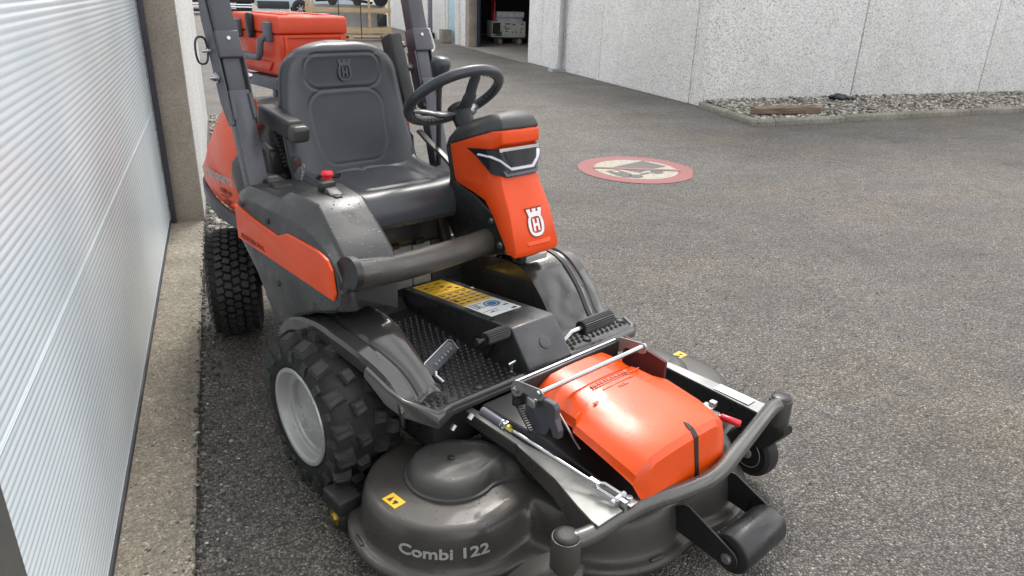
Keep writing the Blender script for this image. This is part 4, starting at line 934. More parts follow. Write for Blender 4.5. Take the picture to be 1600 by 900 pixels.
# ---------------- seat
def seat_back():
    mb = MB(); NU, NV = 101, 110
    def width(v): # half width along height 0..1
        base = 0.262 - 0.050 * v ** 2.2
        if v > 0.72:
            q = (v - 0.72) / 0.28; base *= (1 - q ** 3.0 * 0.98) ** 0.42
        return max(base, 0.012)
    grid = []
    for j in range(NV):
        v = j / (NV - 1)
        z = 0.86 + 0.455 * v
        xc = -0.53 - 0.090 * v - 0.03 * math.sin(v * PI)
        w = width(v); row = []
        for i in range(NU):
            u = -1 + 2 * i / (NU - 1)
            y = w * math.sin(u * PI / 2) if False else w * u
            edge = (1 - abs(u) ** 5) ** 0.5
            bol = 0.035 * (abs(u) ** 2) * (1 - 0.5 * v) * (1 if v < 0.9 else 0.7)      # side bolsters come forward
            x = xc + 0.055 * edge * (1.0 if v < 0.93 else (max(0, 1 - ((v - 0.93) / 0.07) ** 2)) ** 0.5 * 0.98 + 0.02) + bol
            # pressed panels: head pad and back pad
            yy = y
            def rrect(cy, cz, hw, hh, r_):
                qx = max(abs(yy - cy) - hw + r_, 0); qz = max(abs(z - cz) - hh + r_, 0); return math.hypot(qx, qz) - r_ + min(max(abs(yy - cy) - hw + r_, abs(z - cz) - hh + r_) , 0)
            d1 = rrect(-0.005, 1.217, 0.152, 0.060, 0.052)
            tw = 0.128 + 0.0 * v
            d2 = rrect(-0.005, 1.026, 0.150 + 0.06 * (z - 1.03), 0.126, 0.075)
            for d in (d1, d2):
                x += -0.0034 * math.exp(-(d / 0.0042) ** 2) - (0.0015 * min(1, max(0, -d / 0.02)) if d < 0 else 0)
            row.append((x, y, z))
        grid.append(row)
    vs = [p for r in grid for p in r]; fs = []
    for j in range(NV - 1):
        for i in range(NU - 1): a = j * NU + i; fs.append((a, a + 1, a + NU + 1, a + NU))
    k = len(vs); back = []
    for j in range(NV):
        v = j / (NV - 1); z = 0.86 + 0.455 * v; xc = -0.53 - 0.090 * v - 0.03 * math.sin(v * PI); w = width(v)
        for i in range(NU):
            u = -1 + 2 * i / (NU - 1); vs.append((xc - 0.035 * (1 - abs(u) ** 5) ** 0.5 + 0.035 * (abs(u) ** 2) * (1 - 0.5 * v), w * u, z))
    for j in range(NV - 1):
        for i in range(NU - 1): a = k + j * NU + i; fs.append((a, a + NU, a + NU + 1, a + 1))
    for j in range(NV - 1):
        for i in (0, NU - 1): a = j * NU + i; b = k + j * NU + i; fs.append((a, a + NU, b + NU, b))
    for i in range(NU - 1):
        for j in (0, NV - 1): a = j * NU + i; b = k + j * NU + i; fs.append((a, a + 1, b + 1, b))
    mb.add(vs, fs); return mb
SB = seat_back().build('seat_backrest', 'vinyl', MW, smooth=80, loc=(0, -0.03, 0))
mb = MB(); emblem(mb, frame((-0.5640, 0.002, 1.211), (0, 1, 0), (-0.13, 0, 1)), 0.062, 0.0045); mb.build('embossed_emblem', 'vinyl', SB, smooth=0)
def seat_cushion():
    mb = MB(); NU, NV = 61, 65; grid = []
    path = crom([(-0.552, 0, 0.960), (-0.528, 0, 0.915), (-0.485, 0, 0.882), (-0.42, 0, 0.866), (-0.30, 0, 0.860), (-0.215, 0, 0.866), (-0.168, 0, 0.850), (-0.140, 0, 0.812), (-0.134, 0, 0.765)], 8)
    for j in range(NV):
        v = j / (NV - 1)                   # 0 rear, curling up into the backrest; 1 front lower edge
        q = path[min(int(v * (len(path) - 1)), len(path) - 1)]; x, z = q.x, q.z
        row = []
        w = 0.256 - (0.03 * max(0, (v - 0.6) / 0.4) ** 2)
        for i in range(NU):
            u = -1 + 2 * i / (NU - 1)
            y = w * math.copysign(abs(math.sin(u * PI / 2)) ** 0.9, u)
            drop = 0.07 * abs(u) ** 7 * min(1, v / 0.25)
            bol = 0.024 * math.exp(-((abs(u) - 0.74) / 0.2) ** 2) * (1 - max(0, v - 0.6) / 0.4)
            zz = z - drop + bol
            xx = x - 0.03 * abs(u) ** 4 * (v > 0.72) * ((v - 0.72) / 0.28) + 0.035 * abs(u) ** 2.5 * max(0, 1 - v / 0.35)
            # pressed inset on the squab
            ax, ay = abs(x + 0.345) - 0.125, abs(y) - 0.155
            d = math.hypot(max(ax + 0.05, 0), max(ay + 0.05, 0)) - 0.05 + min(max(ax + 0.05, ay + 0.05), 0)
            if 0.22 < v < 0.8: zz += -0.005 * math.exp(-(d / 0.006) ** 2) + (0.004 * min(1, max(0, -d / 0.02)) if d < 0 else 0)
            zz -= 0.010 * math.exp(-(((x + 0.47) / 0.014) ** 2 + (y / 0.012) ** 2))
            row.append((xx, y, zz))
        grid.append(row)
    vs = [p for r in grid for p in r]; fs = []
    for j in range(NV - 1):
        for i in range(NU - 1): a = j * NU + i; fs.append((a, a + 1, a + NU + 1, a + NU))
    k = len(vs); bot = [(min(max(x, -0.50), -0.15), y * 0.96, 0.745) for r in grid for x, y, z in r]
    vs += bot
    for j in range(NV - 1):
        for i in range(NU - 1): a = k + j * NU + i; fs.append((a, a + NU, a + NU + 1, a + 1))
    for j in range(NV - 1):
        for i in (0, NU - 1): a = j * NU + i; b = a + k; fs.append((a, a + NU, b + NU, b))
    for i in range(NU - 1):
        for j in (0, NV - 1): a = j * NU + i; b = a + k; fs.append((a, a + 1, b + 1, b))
    mb.add(vs, fs); return mb
seat_cushion().build('seat_cushion', 'vinyl', MW, smooth=80, loc=(0, -0.025, 0))
# armrests: near one down, far one folded up
mb = MB(); am = frame((-0.495, -0.305, 1.062), (0.97, 0.03, -0.15), (0, 1, 0)); mb.box((-0.03, 0, 0), (0.215, 0.064, 0.064), am)
ar = mb.build('armrest', 'black', MW, bevel=0.014, seg=4)
mb = MB(); mb.box((0.098, 0, -0.003), (0.050, 0.066, 0.056), am); mb.build('armrest_end', 'grey', ar, bevel=0.016, seg=4)
mb = MB(); am2 = frame((-0.655, 0.262, 1.19), (0.35, 0.02, -1), (0, 1, 0)); mb.box((0, 0, 0), (0.29, 0.062, 0.075), am2); ar = mb.build('armrest', 'black', MW, bevel=0.016, seg=4)
mb = MB(); mb.cyl((-0.60, 0.235, 1.06), (-0.60, 0.285, 1.06), 0.03, 18); mb.build('armrest_pivot', 'black', ar)
# belt buckle stalk
mb = MB(); mb.box((-0.50, -0.272, 0.885), (0.02, 0.03, 0.12), Matrix.Identity(4)); bk = mb.build('belt_buckle', 'black', MW, bevel=0.004)
mb = MB(); mb.box((-0.488, -0.272, 0.925), (0.006, 0.020, 0.018)); mb.build('red_button', 'maroon', bk)
mb = MB(); mb.tube(crom([(-0.56, 0.29, 0.97), (-0.48, 0.285, 0.935), (-0.38, 0.28, 0.90), (-0.30, 0.275, 0.86)], 5), 0.016, 8, flat=0.5); mb.build('seat_slide_lever', 'black', MW)

# ---------------- fat support tube
mb = MB(); mb.tube(crom([(0.150, -0.452, 0.752), (0.140, -0.39, 0.738), (0.105, -0.25, 0.714), (0.065, -0.08, 0.698), (0.045, 0.06, 0.695), (0.035, 0.17, 0.70)], 8), 0.043, 26); tb = mb.build('support_tube', 'metalgrey', MW, smooth=60)
mb = MB(); mb.tube(crom([(0.151, -0.458, 0.753), (0.148, -0.435, 0.749)], 2), 0.051, 26); mb.build('tube_collar', 'black', tb)

# ---------------- steering column
CB = MB()       # black base plate under the cowl
CB.loft([[(x, y, z) for x, z in ((-0.16, 0.98), (-0.145, 0.87), (-0.03, 0.845), (0.07, 0.80), (0.148, 0.685), (0.05, 0.645), (-0.10, 0.60), (-0.20, 0.72))] for y in (0.148, 0.345)])
cb = CB.build('column_base', 'black', MW, bevel=0.006)
for x, z in ((0.058, 0.776), (0.108, 0.702)):
    mb = MB(); mt = Matrix.Translation((x, 0.148, z)) @ Matrix.Rotation(PI / 2, 4, 'X'); mb.lathe([(0.013, 0), (0.013, 0.002), (0.0095, 0.0025)], 18, mt); mb.cyl((0, 0, 0.002), (0, 0, 0.009), 0.0085, 6, mtx=mt); mb.build('hex_bolt', 'zinc', cb)
# orange cowl: rows bottom -> top, 6 columns (near rear edge, near corner, front left, front right, far corner, far rear edge)
yc = 0.243
def crow(xr, zr, xs, zs, xf, zf_, hw, hc):
    return [(xr, yc - hw, zr), (xs, yc - hw, zs), (xf, yc - hc, zf_), (xf + 0.006, yc - hc * 0.4, zf_), (xf + 0.006, yc + hc * 0.4, zf_), (xf, yc + hc, zf_), (xs, yc + hw, zs), (xr, yc + hw, zr)]
rows = [crow(0.145, 0.692, 0.158, 0.688, 0.186, 0.676, 0.108, 0.098), crow(0.148, 0.705, 0.162, 0.705, 0.192, 0.700, 0.108, 0.098), crow(0.075, 0.805, 0.110, 0.808, 0.150, 0.815, 0.107, 0.092), crow(0.035, 0.845, 0.072, 0.850, 0.118, 0.870, 0.106, 0.088), crow(-0.03, 0.860, 0.060, 0.880, 0.098, 0.905, 0.105, 0.085), crow(-0.125, 0.875, 0.050, 0.905, 0.093, 0.922, 0.104, 0.082),
        crow(-0.135, 0.90, 0.045, 0.925, 0.088, 0.935, 0.104, 0.080), crow(-0.150, 0.955, 0.045, 0.98, 0.060, 0.985, 0.103, 0.078), crow(-0.158, 0.99, 0.055, 1.024, 0.066, 1.024, 0.102, 0.080), crow(-0.162, 1.002, 0.058, 1.042, 0.092, 1.040, 0.102, 0.082), crow(-0.166, 1.008, 0.062, 1.074, 0.090, 1.078, 0.100, 0.080), crow(-0.160, 1.012, 0.055, 1.082, 0.080, 1.085, 0.094, 0.074)]
mb = MB(); mb.loft(rows, closed=True); CW = mb.build('steering_cowl', 'orange', MW, smooth=28, bevel=0.005, seg=3)
# headlight set into the cowl: dark bezel, chrome strip, clear lens
def hl(y, x, z): return (x, y, z)
hp = [(yc - 0.1085, -0.060, 1.006), (yc - 0.112, 0.048, 1.020), (yc - 0.080, 0.080, 1.022), (yc + 0.080, 0.080, 1.022), (yc + 0.112, 0.048, 1.020), (yc + 0.110, -0.02, 1.006), (yc + 0.106, 0.068, 0.953), (yc + 0.062, 0.104, 0.929), (yc - 0.062, 0.104, 0.929), (yc - 0.106, 0.072, 0.940), (yc - 0.113, 0.006, 0.983)]
mb = MB()
up_ = [hp[i] for i in (0, 1, 2, 3, 4, 5)]; lo_ = [hp[i] for i in (10, 9, 8, 7, 6, 5)]
ins = lambda p, k: (p[0] + k, yc + (p[1] - yc) * (1 - 0.0), p[2])
mb2 = []
upv = [(x, y, z) for y, x, z in up_]; lov = [(x, y, z) for y, x, z in lo_]
mb.loft([upv, [((a[0] + b[0]) / 2 + 0.002, (a[1] + b[1]) / 2, (a[2] + b[2]) / 2) for a, b in zip(upv, lov)], lov, [(x - 0.05, yc + (y - yc) * 0.8, z) for x, y, z in lov], [(x - 0.05, yc + (y - yc) * 0.8, z) for x, y, z in upv]], closed=False)
HLB = mb.build('headlight', 'lens_dark', CW, smooth=30)
def onhl(t, s, k=0.004):   # t along 0..5, s 0 top .. 1 bottom
    i = min(int(t), 4); f = t - i
    a = Vector(upv[i]).lerp(Vector(upv[i + 1]), f); b = Vector(lov[i]).lerp(Vector(lov[i + 1]), f); p = a.lerp(b, s)
    n_ = Vector((0.7, (p.y - yc) * 6, 0.1)).normalized(); return p + n_ * k
mb = MB(); mb.tube([onhl(0.45, 0.35), onhl(1.2, 0.30), onhl(1.75, 0.42), onhl(2.15, 0.72), onhl(2.85, 0.72), onhl(3.2, 0.42), onhl(3.7, 0.3)], 0.0070, 8, flat=0.6); mb.build('light_strip', 'lampwhite', CW)
mb = MB(); mb.loft([[onhl(2.05, 0.10, 0.003), onhl(2.95, 0.10, 0.003), onhl(2.80, 0.62, 0.003), onhl(2.2, 0.62, 0.003)], [onhl(2.05, 0.10, 0.008), onhl(2.95, 0.10, 0.008), onhl(2.80, 0.62, 0.008), onhl(2.2, 0.62, 0.008)]]); mb.build('projector_lamp', 'lampblack', CW)
mb = MB(); mb.loft([[onhl(1.9, 0.0, 0.002), onhl(3.1, 0.0, 0.002), onhl(3.1, 0.12, 0.002), onhl(1.9, 0.12, 0.002)], [onhl(1.9, 0.0, 0.010), onhl(3.1, 0.0, 0.010), onhl(3.1, 0.12, 0.009), onhl(1.9, 0.12, 0.009)]]); mb.build('reflector', 'silver', CW)
mb = MB(); K = 24
mb.loft([[onhl(0.15 + 4.7 * k / K, s, 0.013) for k in range(K + 1)] for s in (0.02, 0.35, 0.7, 0.97)], closed=False); mb.build('lens', 'glass', CW, smooth=60)
mb = MB(); mb.loft([[onhl(1.75, 0.80, 0.003), onhl(3.2, 0.80, 0.003), onhl(3.1, 0.97, 0.003), onhl(1.9, 0.97, 0.003)], [onhl(1.75, 0.80, 0.006), onhl(3.2, 0.80, 0.006), onhl(3.1, 0.97, 0.006), onhl(1.9, 0.97, 0.006)]]); mb.build('lower_reflector', 'slate', CW)
# emblem and recess on the cowl front
pu, pd_ = Vector((0.150, 0, 0.815)), Vector((0.192, 0, 0.700)); dn = (pd_ - pu)
fv = -dn.normalized()
c0 = pu.lerp(pd_, 0.33) + Vector((0.008, 0, 0)); c0.y = yc + 0.006
mb = MB(); emblem(mb, frame(c0 + fv * -0.004, (0, 1, 0), fv), 0.078, 0.0025); mb.build('white_emblem', 'white', CW, smooth=0)
mb = MB(); emblem(mb, frame(c0 + fv * -0.004 - Vector((0.0006, 0, 0)), (0, 1, 0), fv), 0.086, 0.0012); mb.build('emblem_shadow_line', 'darkprint', CW, smooth=0)
c1 = pu.lerp(pd_, 0.86) + Vector((0.007, 0, 0)); c1.y = yc + 0.006
mb = MB(); mt = frame(c1, (0, 1, 0), fv); mb.hexa([mt @ Vector(q) for q in ((-0.052, -0.009, -0.004), (0.052, -0.009, -0.004), (0.058, 0.009, -0.004), (-0.058, 0.009, -0.004))], [mt @ Vector(q) for q in ((-0.048, -0.006, 0.003), (0.048, -0.006, 0.003), (0.054, 0.008, 0.0), (-0.054, 0.008, 0.0))]); mb.build('lower_ridge', 'orange', CW, bevel=0.002)
# dark dash cap on top
cap = []
for f, dz, dx in ((1.0, -0.004, 0.0), (1.0, 0.006, 0.0), (0.93, 0.030, -0.004), (0.78, 0.048, -0.012), (0.55, 0.055, -0.02)):
    ring_ = []
    for x, y, z in [(-0.19, -0.098, 0.985), (-0.15, -0.104, 1.012), (0.055, -0.100, 1.078), (0.088, -0.078, 1.086), (0.094, 0.0, 1.087), (0.088, 0.078, 1.086), (0.055, 0.100, 1.078), (-0.15, 0.104, 1.012), (-0.19, 0.098, 0.985), (-0.20, 0.0, 0.985)]:
        ring_.append((-0.055 + (x + 0.055) * f + dx, yc + y * f, z * 1.0 + (1.035 - z) * (1 - f) * 0.55 + dz))
    cap.append(ring_)
mb = MB(); mb.loft(cap); mb.build('dash_cap', 'grey', CW, smooth=40, bevel=0.004)
mb = MB(); mb.loft([[(-0.13, yc - 0.10, 1.01), (-0.19, yc - 0.10, 0.99), (-0.20, yc - 0.085, 0.99), (-0.20, yc + 0.085, 0.99), (-0.19, yc + 0.10, 0.99), (-0.13, yc + 0.10, 1.01)], [(-0.12, yc - 0.10, 0.88), (-0.16, yc - 0.10, 0.87), (-0.175, yc - 0.085, 0.87), (-0.175, yc + 0.085, 0.87), (-0.16, yc + 0.10, 0.87), (-0.12, yc + 0.10, 0.88)]]); mb.build('column_back', 'grey', CW, bevel=0.01)
# steering wheel
sn = Vector((-0.602, 0, 0.798)); sc = Vector((-0.222, 0.205, 1.150)); s1 = Vector((0, 1, 0)); s2 = sn.cross(s1).normalized()
mb = MB(); mb.tube([sc + s1 * 0.170 * math.cos(a) + s2 * 0.170 * math.sin(a) for a in (2 * PI * k / 64 for k in range(64))], 0.0180, 16, True)
SWH = mb.build('steering_wheel', 'vinyl', MW, smooth=80)
mb = MB()
for k in range(48):
    a = 2 * PI * (k + 0.5) / 64 * 64 / 48; p = sc + (s1 * math.cos(a) + s2 * math.sin(a)) * 0.1550 - sn * 0.006
    mb.tube([p - sn * 0.006, p + sn * 0.006], [0.0045, 0.0045], 6)
tag(mb.build('finger_grips', 'black', SWH), kind='stuff')
hub = sc - sn * 0.052
for a in (PI * 0.5 + PI * 1.0, PI * 0.5 + PI * 1.0 + 2.05, PI * 0.5 + PI - 2.05):
    d = s1 * math.cos(a) + s2 * math.sin(a)
    mb = MB(); mb.tube(crom([hub + d * 0.015 - sn * 0.004, hub + d * 0.06, hub + d * 0.115 + sn * 0.030, sc + d * 0.166], 6), [0.036] * 4 + [0.030] * 5 + [0.024] * 6 + [0.020] * 4, 10, flat=0.36); mb.build('spoke', 'vinyl', SWH, smooth=60)
mb = MB(); mt = frame(hub, s1, s2); mb.lathe([(0.034, -0.075), (0.036, -0.03), (0.042, 0.0), (0.040, 0.014), (0.030, 0.02), (0.001, 0.022)], 24, mt); mb.build('hub', 'black', SWH)
# hydraulic lever with knob behind the wheel
mb = MB(); mb.tube([(-0.455, 0.305, 0.85), (-0.452, 0.308, 1.10), (-0.448, 0.31, 1.175)], 0.010, 10); lv = mb.build('lift_lever', 'blackmetal', MW)
mb = MB(); mb.lathe([(0.014, -0.035), (0.018, -0.02), (0.031, 0.02), (0.0375, 0.05), (0.036, 0.066), (0.028, 0.076), (0.001, 0.079)], 24, Matrix.Translation((-0.448, 0.31, 1.185)) @ Matrix.Rotation(0.15, 4, 'Y')); mb.build('lever_knob', 'vinyl', lv, smooth=60)
# small lamp on the far arch below the cowl
mb = MB(); mb.box((0.095, 0.30, 0.632), (0.05, 0.13, 0.04), Matrix.Identity(4)); lm = mb.build('work_lamp', 'black', MW, bevel=0.008)
mb = MB(); mb.box((0.123, 0.305, 0.630), (0.012, 0.10, 0.026)); mb.build('lamp_lens', 'silver', lm, bevel=0.004)

# ---------------- roll bar
RB = empty('roll_bar', (0, 0, 0), 0, MW)
def post(yp, sx, side):
    """upright leaning back; lower channel, hinge plates, folding upper tube"""
    lo, hi = Vector((-0.50 + sx, yp, 0.80)), Vector((-0.672 + sx, yp, 1.40)); d = (hi - lo).normalized()
    def at(z): return lo + d * ((z - lo.z) / d.z)
    u = Vector((0, 1, 0)); w = u.cross(d).normalized()          # w faces forwards
    def seg(z0, z1, hw, f0, f1, name, mat='rops', par=None, bev=0.005):
        a, b = at(z0), at(z1); mb = MB()
        mb.hexa([a - u * hw + w * f0, a - u * hw + w * f1, a + u * hw + w * f1, a + u * hw + w * f0], [b - u * hw + w * f0, b - u * hw + w * f1, b + u * hw + w * f1, b + u * hw + w * f0]); return mb.build(name, mat, par or RB, bevel=bev, seg=2)
    sg = 1 if w.x > 0 else -1
    p = seg(0.55, 1.168, 0.036, -0.05 * sg, 0.0 * sg, 'post')
    seg(1.145, 1.30, 0.030, -0.055 * sg, -0.010 * sg, 'hinge_block', 'rops', p)
    seg(1.268, 1.352, 0.039, -0.06 * sg, 0.004 * sg, 'clamp', 'rops', p)
    seg(1.34, 2.0, 0.036, -0.055 * sg, 0.0, 'folding_tube', 'rops', p, 0.008)
    for s in (-1, 1):
        a, b, c = at(1.08), at(1.25), at(1.40); mb = MB(); th = 0.006
        y_ = s * 0.041
        prof = [(1.06, 0.0), (1.06, -0.045), (1.14, -0.075), (1.40, -0.085), (1.48, -0.07), (1.48, -0.02), (1.25, -0.006)]
        if s == side: mb.loft([[at(z) + w * f * sg + u * (y_ + o) for z, f in prof] for o in (-th / 2, th / 2)])
        else: mb.loft([[at(z) + w * f * sg + u * (y_ + o) for z, f in [(1.06, 0), (1.06, -0.05), (1.27, -0.06), (1.27, 0)]] for o in (-th / 2, th / 2)])
        mb.build('hinge_plate', 'rops', p, smooth=0, bevel=0.002)
        q = at(1.215) + w * (-0.045 * sg) + u * (s * 0.045)
        mb = MB(); mb.cyl(q, q + u * s * 0.006, 0.017, 16); mb.cyl(q + u * s * 0.006, q + u * s * 0.018, 0.0125, 6); mb.cyl(q + u * s * 0.018, q + u * s * 0.026, 0.007, 10); mb.build('hinge_bolt', 'zinc', p)
        mb = MB(); mb.tube([at(1.155) + u * s * 0.031 + w * (0.002 * sg), at(1.075) + u * s * 0.034 + w * (0.003 * sg)], 0.006, 8); mb.build('weld_rib', 'rops', p)
    q = at(1.327) + w * 0.005 * sg; mb = MB(); mb.lathe([(0.006, 0), (0.006, 0.003), (0.001, 0.004)], 12, frame(q, u, d) if sg > 0 else frame(q, u, d)); mb.build('rivet', 'white', p)
    return at, u, w, sg, p
atn, un, wn_, sgn_, pn = post(-0.402, 0.0, -1)
atf, uf, wf, sgf, pf = post(0.378, -0.012, 1)
# locking pin with wire loop on the near post, white loop on the far post
q = atn(1.30) + un * -0.045 + wn_ * (-0.05 * sgn_)
mb = MB(); mb.cyl(q, q - un * 0.030, 0.006, 8); mb.cyl(q - un * 0.012, q - un * 0.018, 0.010, 10); mb.build('locking_pin', 'zinc', pn)
mb = MB(); q2 = q - un * 0.020; L = []
for k in range(28):
    a = 2 * PI * k / 28; L.append(q2 + Vector((-0.02, -0.004, 0.0)) + Vector((-0.004 * math.cos(a), 0.021 * math.copysign(abs(math.cos(a)) ** 0.7, math.cos(a)), 0.043 * math.copysign(abs(math.sin(a)) ** 0.8, math.sin(a)))))
mb.tube(L, 0.0036, 8, True); mb.build('pin_loop', 'blackmetal', pn)
mb = MB(); q = atf(1.31) + uf * 0.045 + wf * (-0.03 * sgf); mb.tube([q + Vector((0, -0.01, 0.045)), q + Vector((0, 0.01, 0.045)), q + Vector((0, 0.036, -0.025)), q + Vector((0, 0.030, -0.040)), q + Vector((0, 0.0, -0.045))], 0.0045, 8); mb.build('pin_loop', 'white', pf)
mb = MB(); q = atf(1.30) - uf * 0.045 + wf * (-0.05 * sgf); mb.cyl(q, q - uf * 0.03, 0.008, 8); mb.cyl(q - uf * 0.012, q - uf * 0.02, 0.013, 12); mb.build('locking_pin', 'zinc', pf)
mb = MB(); a, b = atn(2.0), atf(2.0); mb.tube([a + Vector((0, 0, -0.02)), a + Vector((-0.01, 0.05, 0.03)), b + Vector((-0.01, -0.05, 0.03)), b + Vector((0, 0, -0.02))], 0.034, 12); mb.build('cross_tube', 'rops', RB)

# ---------------- rear body
mb = MB(); hood = []
for x, hw, zt, zb in ((-0.60, 0.33, 1.045, 0.66), (-0.70, 0.345, 1.08, 0.64), (-0.85, 0.335, 1.09, 0.62), (-1.05, 0.29, 1.085, 0.60), (-1.30, 0.24, 1.05, 0.58), (-1.46, 0.20, 0.96, 0.56), (-1.54, 0.15, 0.85, 0.56)):
    hood.append([(x, -hw + 0.02, zb), (x, -hw, zb + 0.06), (x, -hw + 0.005, zt - 0.16), (x, -hw + 0.045, zt - 0.045), (x, -hw + 0.10, zt), (x, hw - 0.10, zt), (x, hw - 0.045, zt - 0.045), (x, hw - 0.005, zt - 0.16), (x, hw, zb + 0.06), (x, hw - 0.02, zb)])
mb.loft(hood); HD = mb.build('engine_hood', 'grey', MW, smooth=50, sub=1)
# orange side covers
for s in (-1, 1):
    mb = MB(); cols = []
    for x, zt, zb, y in ((-0.735, 1.120, 0.665, 0.362), (-0.78, 1.130, 0.665, 0.366), (-0.87, 1.110, 0.665, 0.370), (-1.0, 1.02, 0.675, 0.366), (-1.15, 0.92, 0.69, 0.352), (-1.30, 0.83, 0.70, 0.32), (-1.42, 0.78, 0.70, 0.275)):
        cols.append([(x, s * (y - 0.05), zb), (x, s * y, zb + 0.01), (x, s * (y + 0.004), (zb + zt) / 2), (x, s * (y - 0.014), zt - 0.03), (x, s * (y - 0.05), zt), (x, s * (y - 0.07), zt - 0.01)])
    mb.loft(cols); RC = mb.build('rear_side_cover', 'orange', MW, smooth=50)
    if s < 0:
        for txt, x, z, h in (('Husqvarna', -0.985, 0.795, 0.062),):
            mb = MB(); vs, fs = text_mesh(txt, h, 0.0008, h * 0.012, 1.0); mb.add(vs, fs, frame((x, -0.3735, z), (1, 0.012, 0), (0, 0, 1))); mb.build('lettering', 'paleink', RC, smooth=0)
        mb = MB()
        for x, z, w, h in ((-0.955, 0.742, 0.05, 0.016), (-0.895, 0.742, 0.035, 0.016), (-0.945, 0.722, 0.07, 0.004), (-0.90, 0.712, 0.055, 0.004), (-0.93, 0.698, 0.06, 0.012), (-0.875, 0.690, 0.04, 0.004)): mb.box((x, -0.3735, z), (w, 0.0016, h))
        tag(mb.build('faint_print', 'darkprint', RC, smooth=0), kind='stuff')
        mb = MB(); pl_ = [(-0.70, 0.74), (-0.70, 0.95), (-0.76, 0.925), (-0.83, 0.88), (-0.85, 0.82), (-0.80, 0.755)]
        mb.loft([[(x, -0.352, z) for x, z in pl_], [(x, -0.3745, z) for x, z in pl_]]); mb.build('dark_inset', 'grey', RC, bevel=0.008, smooth=30)
# engine intake grille beside the seat
mb = MB(); mb.loft([[(x, y, z) for x, z in ((-0.84, 0.86), (-0.84, 1.03), (-0.62, 0.95), (-0.62, 0.86))] for y in (-0.315, -0.24)]); gr = mb.build('intake_housing', 'grey', MW, bevel=0.012)
mb = MB(); mb.loft([[(-0.655, -0.290, 1.045), (-0.655, -0.215, 1.045), (-0.575, -0.215, 0.90), (-0.575, -0.262, 0.90)], [(-0.665, -0.290, 1.045), (-0.665, -0.215, 1.045), (-0.59, -0.215, 0.89), (-0.59, -0.262, 0.89)]]); gm = mb.build('intake_mesh', 'mesh', MW)
mb = MB()
for i in range(12):
    for j in range(9):
        p = Vector((-0.652 + 0.08 * i / 11.0, -0.284 + 0.066 * j / 8 + 0.002 * (i % 2), 1.04 - 0.138 * i / 11.0)); mb.box(p + Vector((0.003, 0, 0)), (0.004, 0.0035, 0.006))
tag(mb.build('mesh_wires', 'rops', gm, smooth=0), kind='stuff')
# rear bumper rail wrapping round the tail
mb = MB(); bp = crom([(-0.80, -0.372, 0.645), (-0.95, -0.380, 0.655), (-1.10, -0.368, 0.668), (-1.25, -0.332, 0.672), (-1.40, -0.28, 0.672), (-1.54, -0.19, 0.672), (-1.58, 0.0, 0.672)], 6)
bp += [Vector((p.x, -p.y, p.z)) for p in reversed(bp[:-1])]
cols = []
for i, p in enumerate(bp):
    t = (bp[min(i + 1, len(bp) - 1)] - bp[max(i - 1, 0)]).normalized(); n_ = Vector((t.y, -t.x, 0)).normalized() * -1
    cols.append([p + Vector((0, 0, 0.026)), p + n_ * 0.012 + Vector((0, 0, 0.022)), p + n_ * 0.012 - Vector((0, 0, 0.026)), p - Vector((0, 0, 0.03)), p - n_ * 0.012 - Vector((0, 0, 0.022)), p - n_ * 0.012 + Vector((0, 0, 0.022))])
mb.loft(cols); mb.build('rear_bumper', 'rops', MW, smooth=40)
mb = MB(); mb.box((-1.10, 0, 0.42), (0.85, 0.30, 0.34)); mb.build('chassis', 'blackmetal', MW, bevel=0.02)
mb = MB(); mb.box((-0.02, 0.0, 0.29), (0.8, 0.66, 0.15)); mb.build('gearbox_dark_fill', 'blackmetal', MW, bevel=0.01)  # gearbox widened into an added dark fill, hiding bright ground under the platform
mb = MB(); mb.cyl((0, -0.42, 0.258), (0, 0.42, 0.258), 0.05, 14); mb.build('front_axle', 'blackmetal', MW)
mb = MB(); mb.cyl((-1.2, -0.25, 0.25), (-1.2, 0.25, 0.25), 0.04, 12); mb.build('rear_axle', 'blackmetal', MW)
# ================================================================ CUTTING DECK AND ITS FRAME
def smin(a, b, k):
    h = max(k - abs(a - b), 0) / k; return min(a, b) - h * h * k * 0.25
LOBES = ((0.470, -0.345, 0.268), (0.72, 0.02, 0.272), (0.74, 0.28, 0.268), (0.50, 0.595, 0.280))
def sd(x, y):
    v = None
    for cx, cy, r in LOBES:
        d = math.hypot(x - cx, y - cy) - r; v = d if v is None else smin(v, d, 0.07)
    return v
def ray_at(f, cx, cy, a, lev, rmax=1.2):
    lo, hi = 0.0, rmax
    for _ in range(40):
        m = (lo + hi) / 2
        if f(cx + m * math.cos(a), cy + m * math.sin(a)) < lev: lo = m
        else: hi = m
    return lo
DC = (0.58, 0.10); NA = 220
LV = [(-0.16, 0.209), (-0.10, 0.208), (-0.06, 0.207), (-0.044, 0.2035), (-0.034, 0.195), (-0.027, 0.180), (-0.022, 0.155), (-0.017, 0.120), (-0.013, 0.100), (-0.008, 0.092), (0.004, 0.089), (0.013, 0.088), (0.020, 0.084), (0.0235, 0.076), (0.022, 0.067), (0.015, 0.063)]
rings = []
for lev, z in LV:
    ring_ = []
    for k in range(NA):
        a = 2 * PI * k / NA; r = ray_at(sd, *DC, a, lev); ring_.append((DC[0] + r * math.cos(a), DC[1] + r * math.sin(a), z))
    rings.append(ring_)
mb = MB(); mb.loft(rings); DK = mb.build('cutting_deck', 'metalgrey', MW, smooth=75)
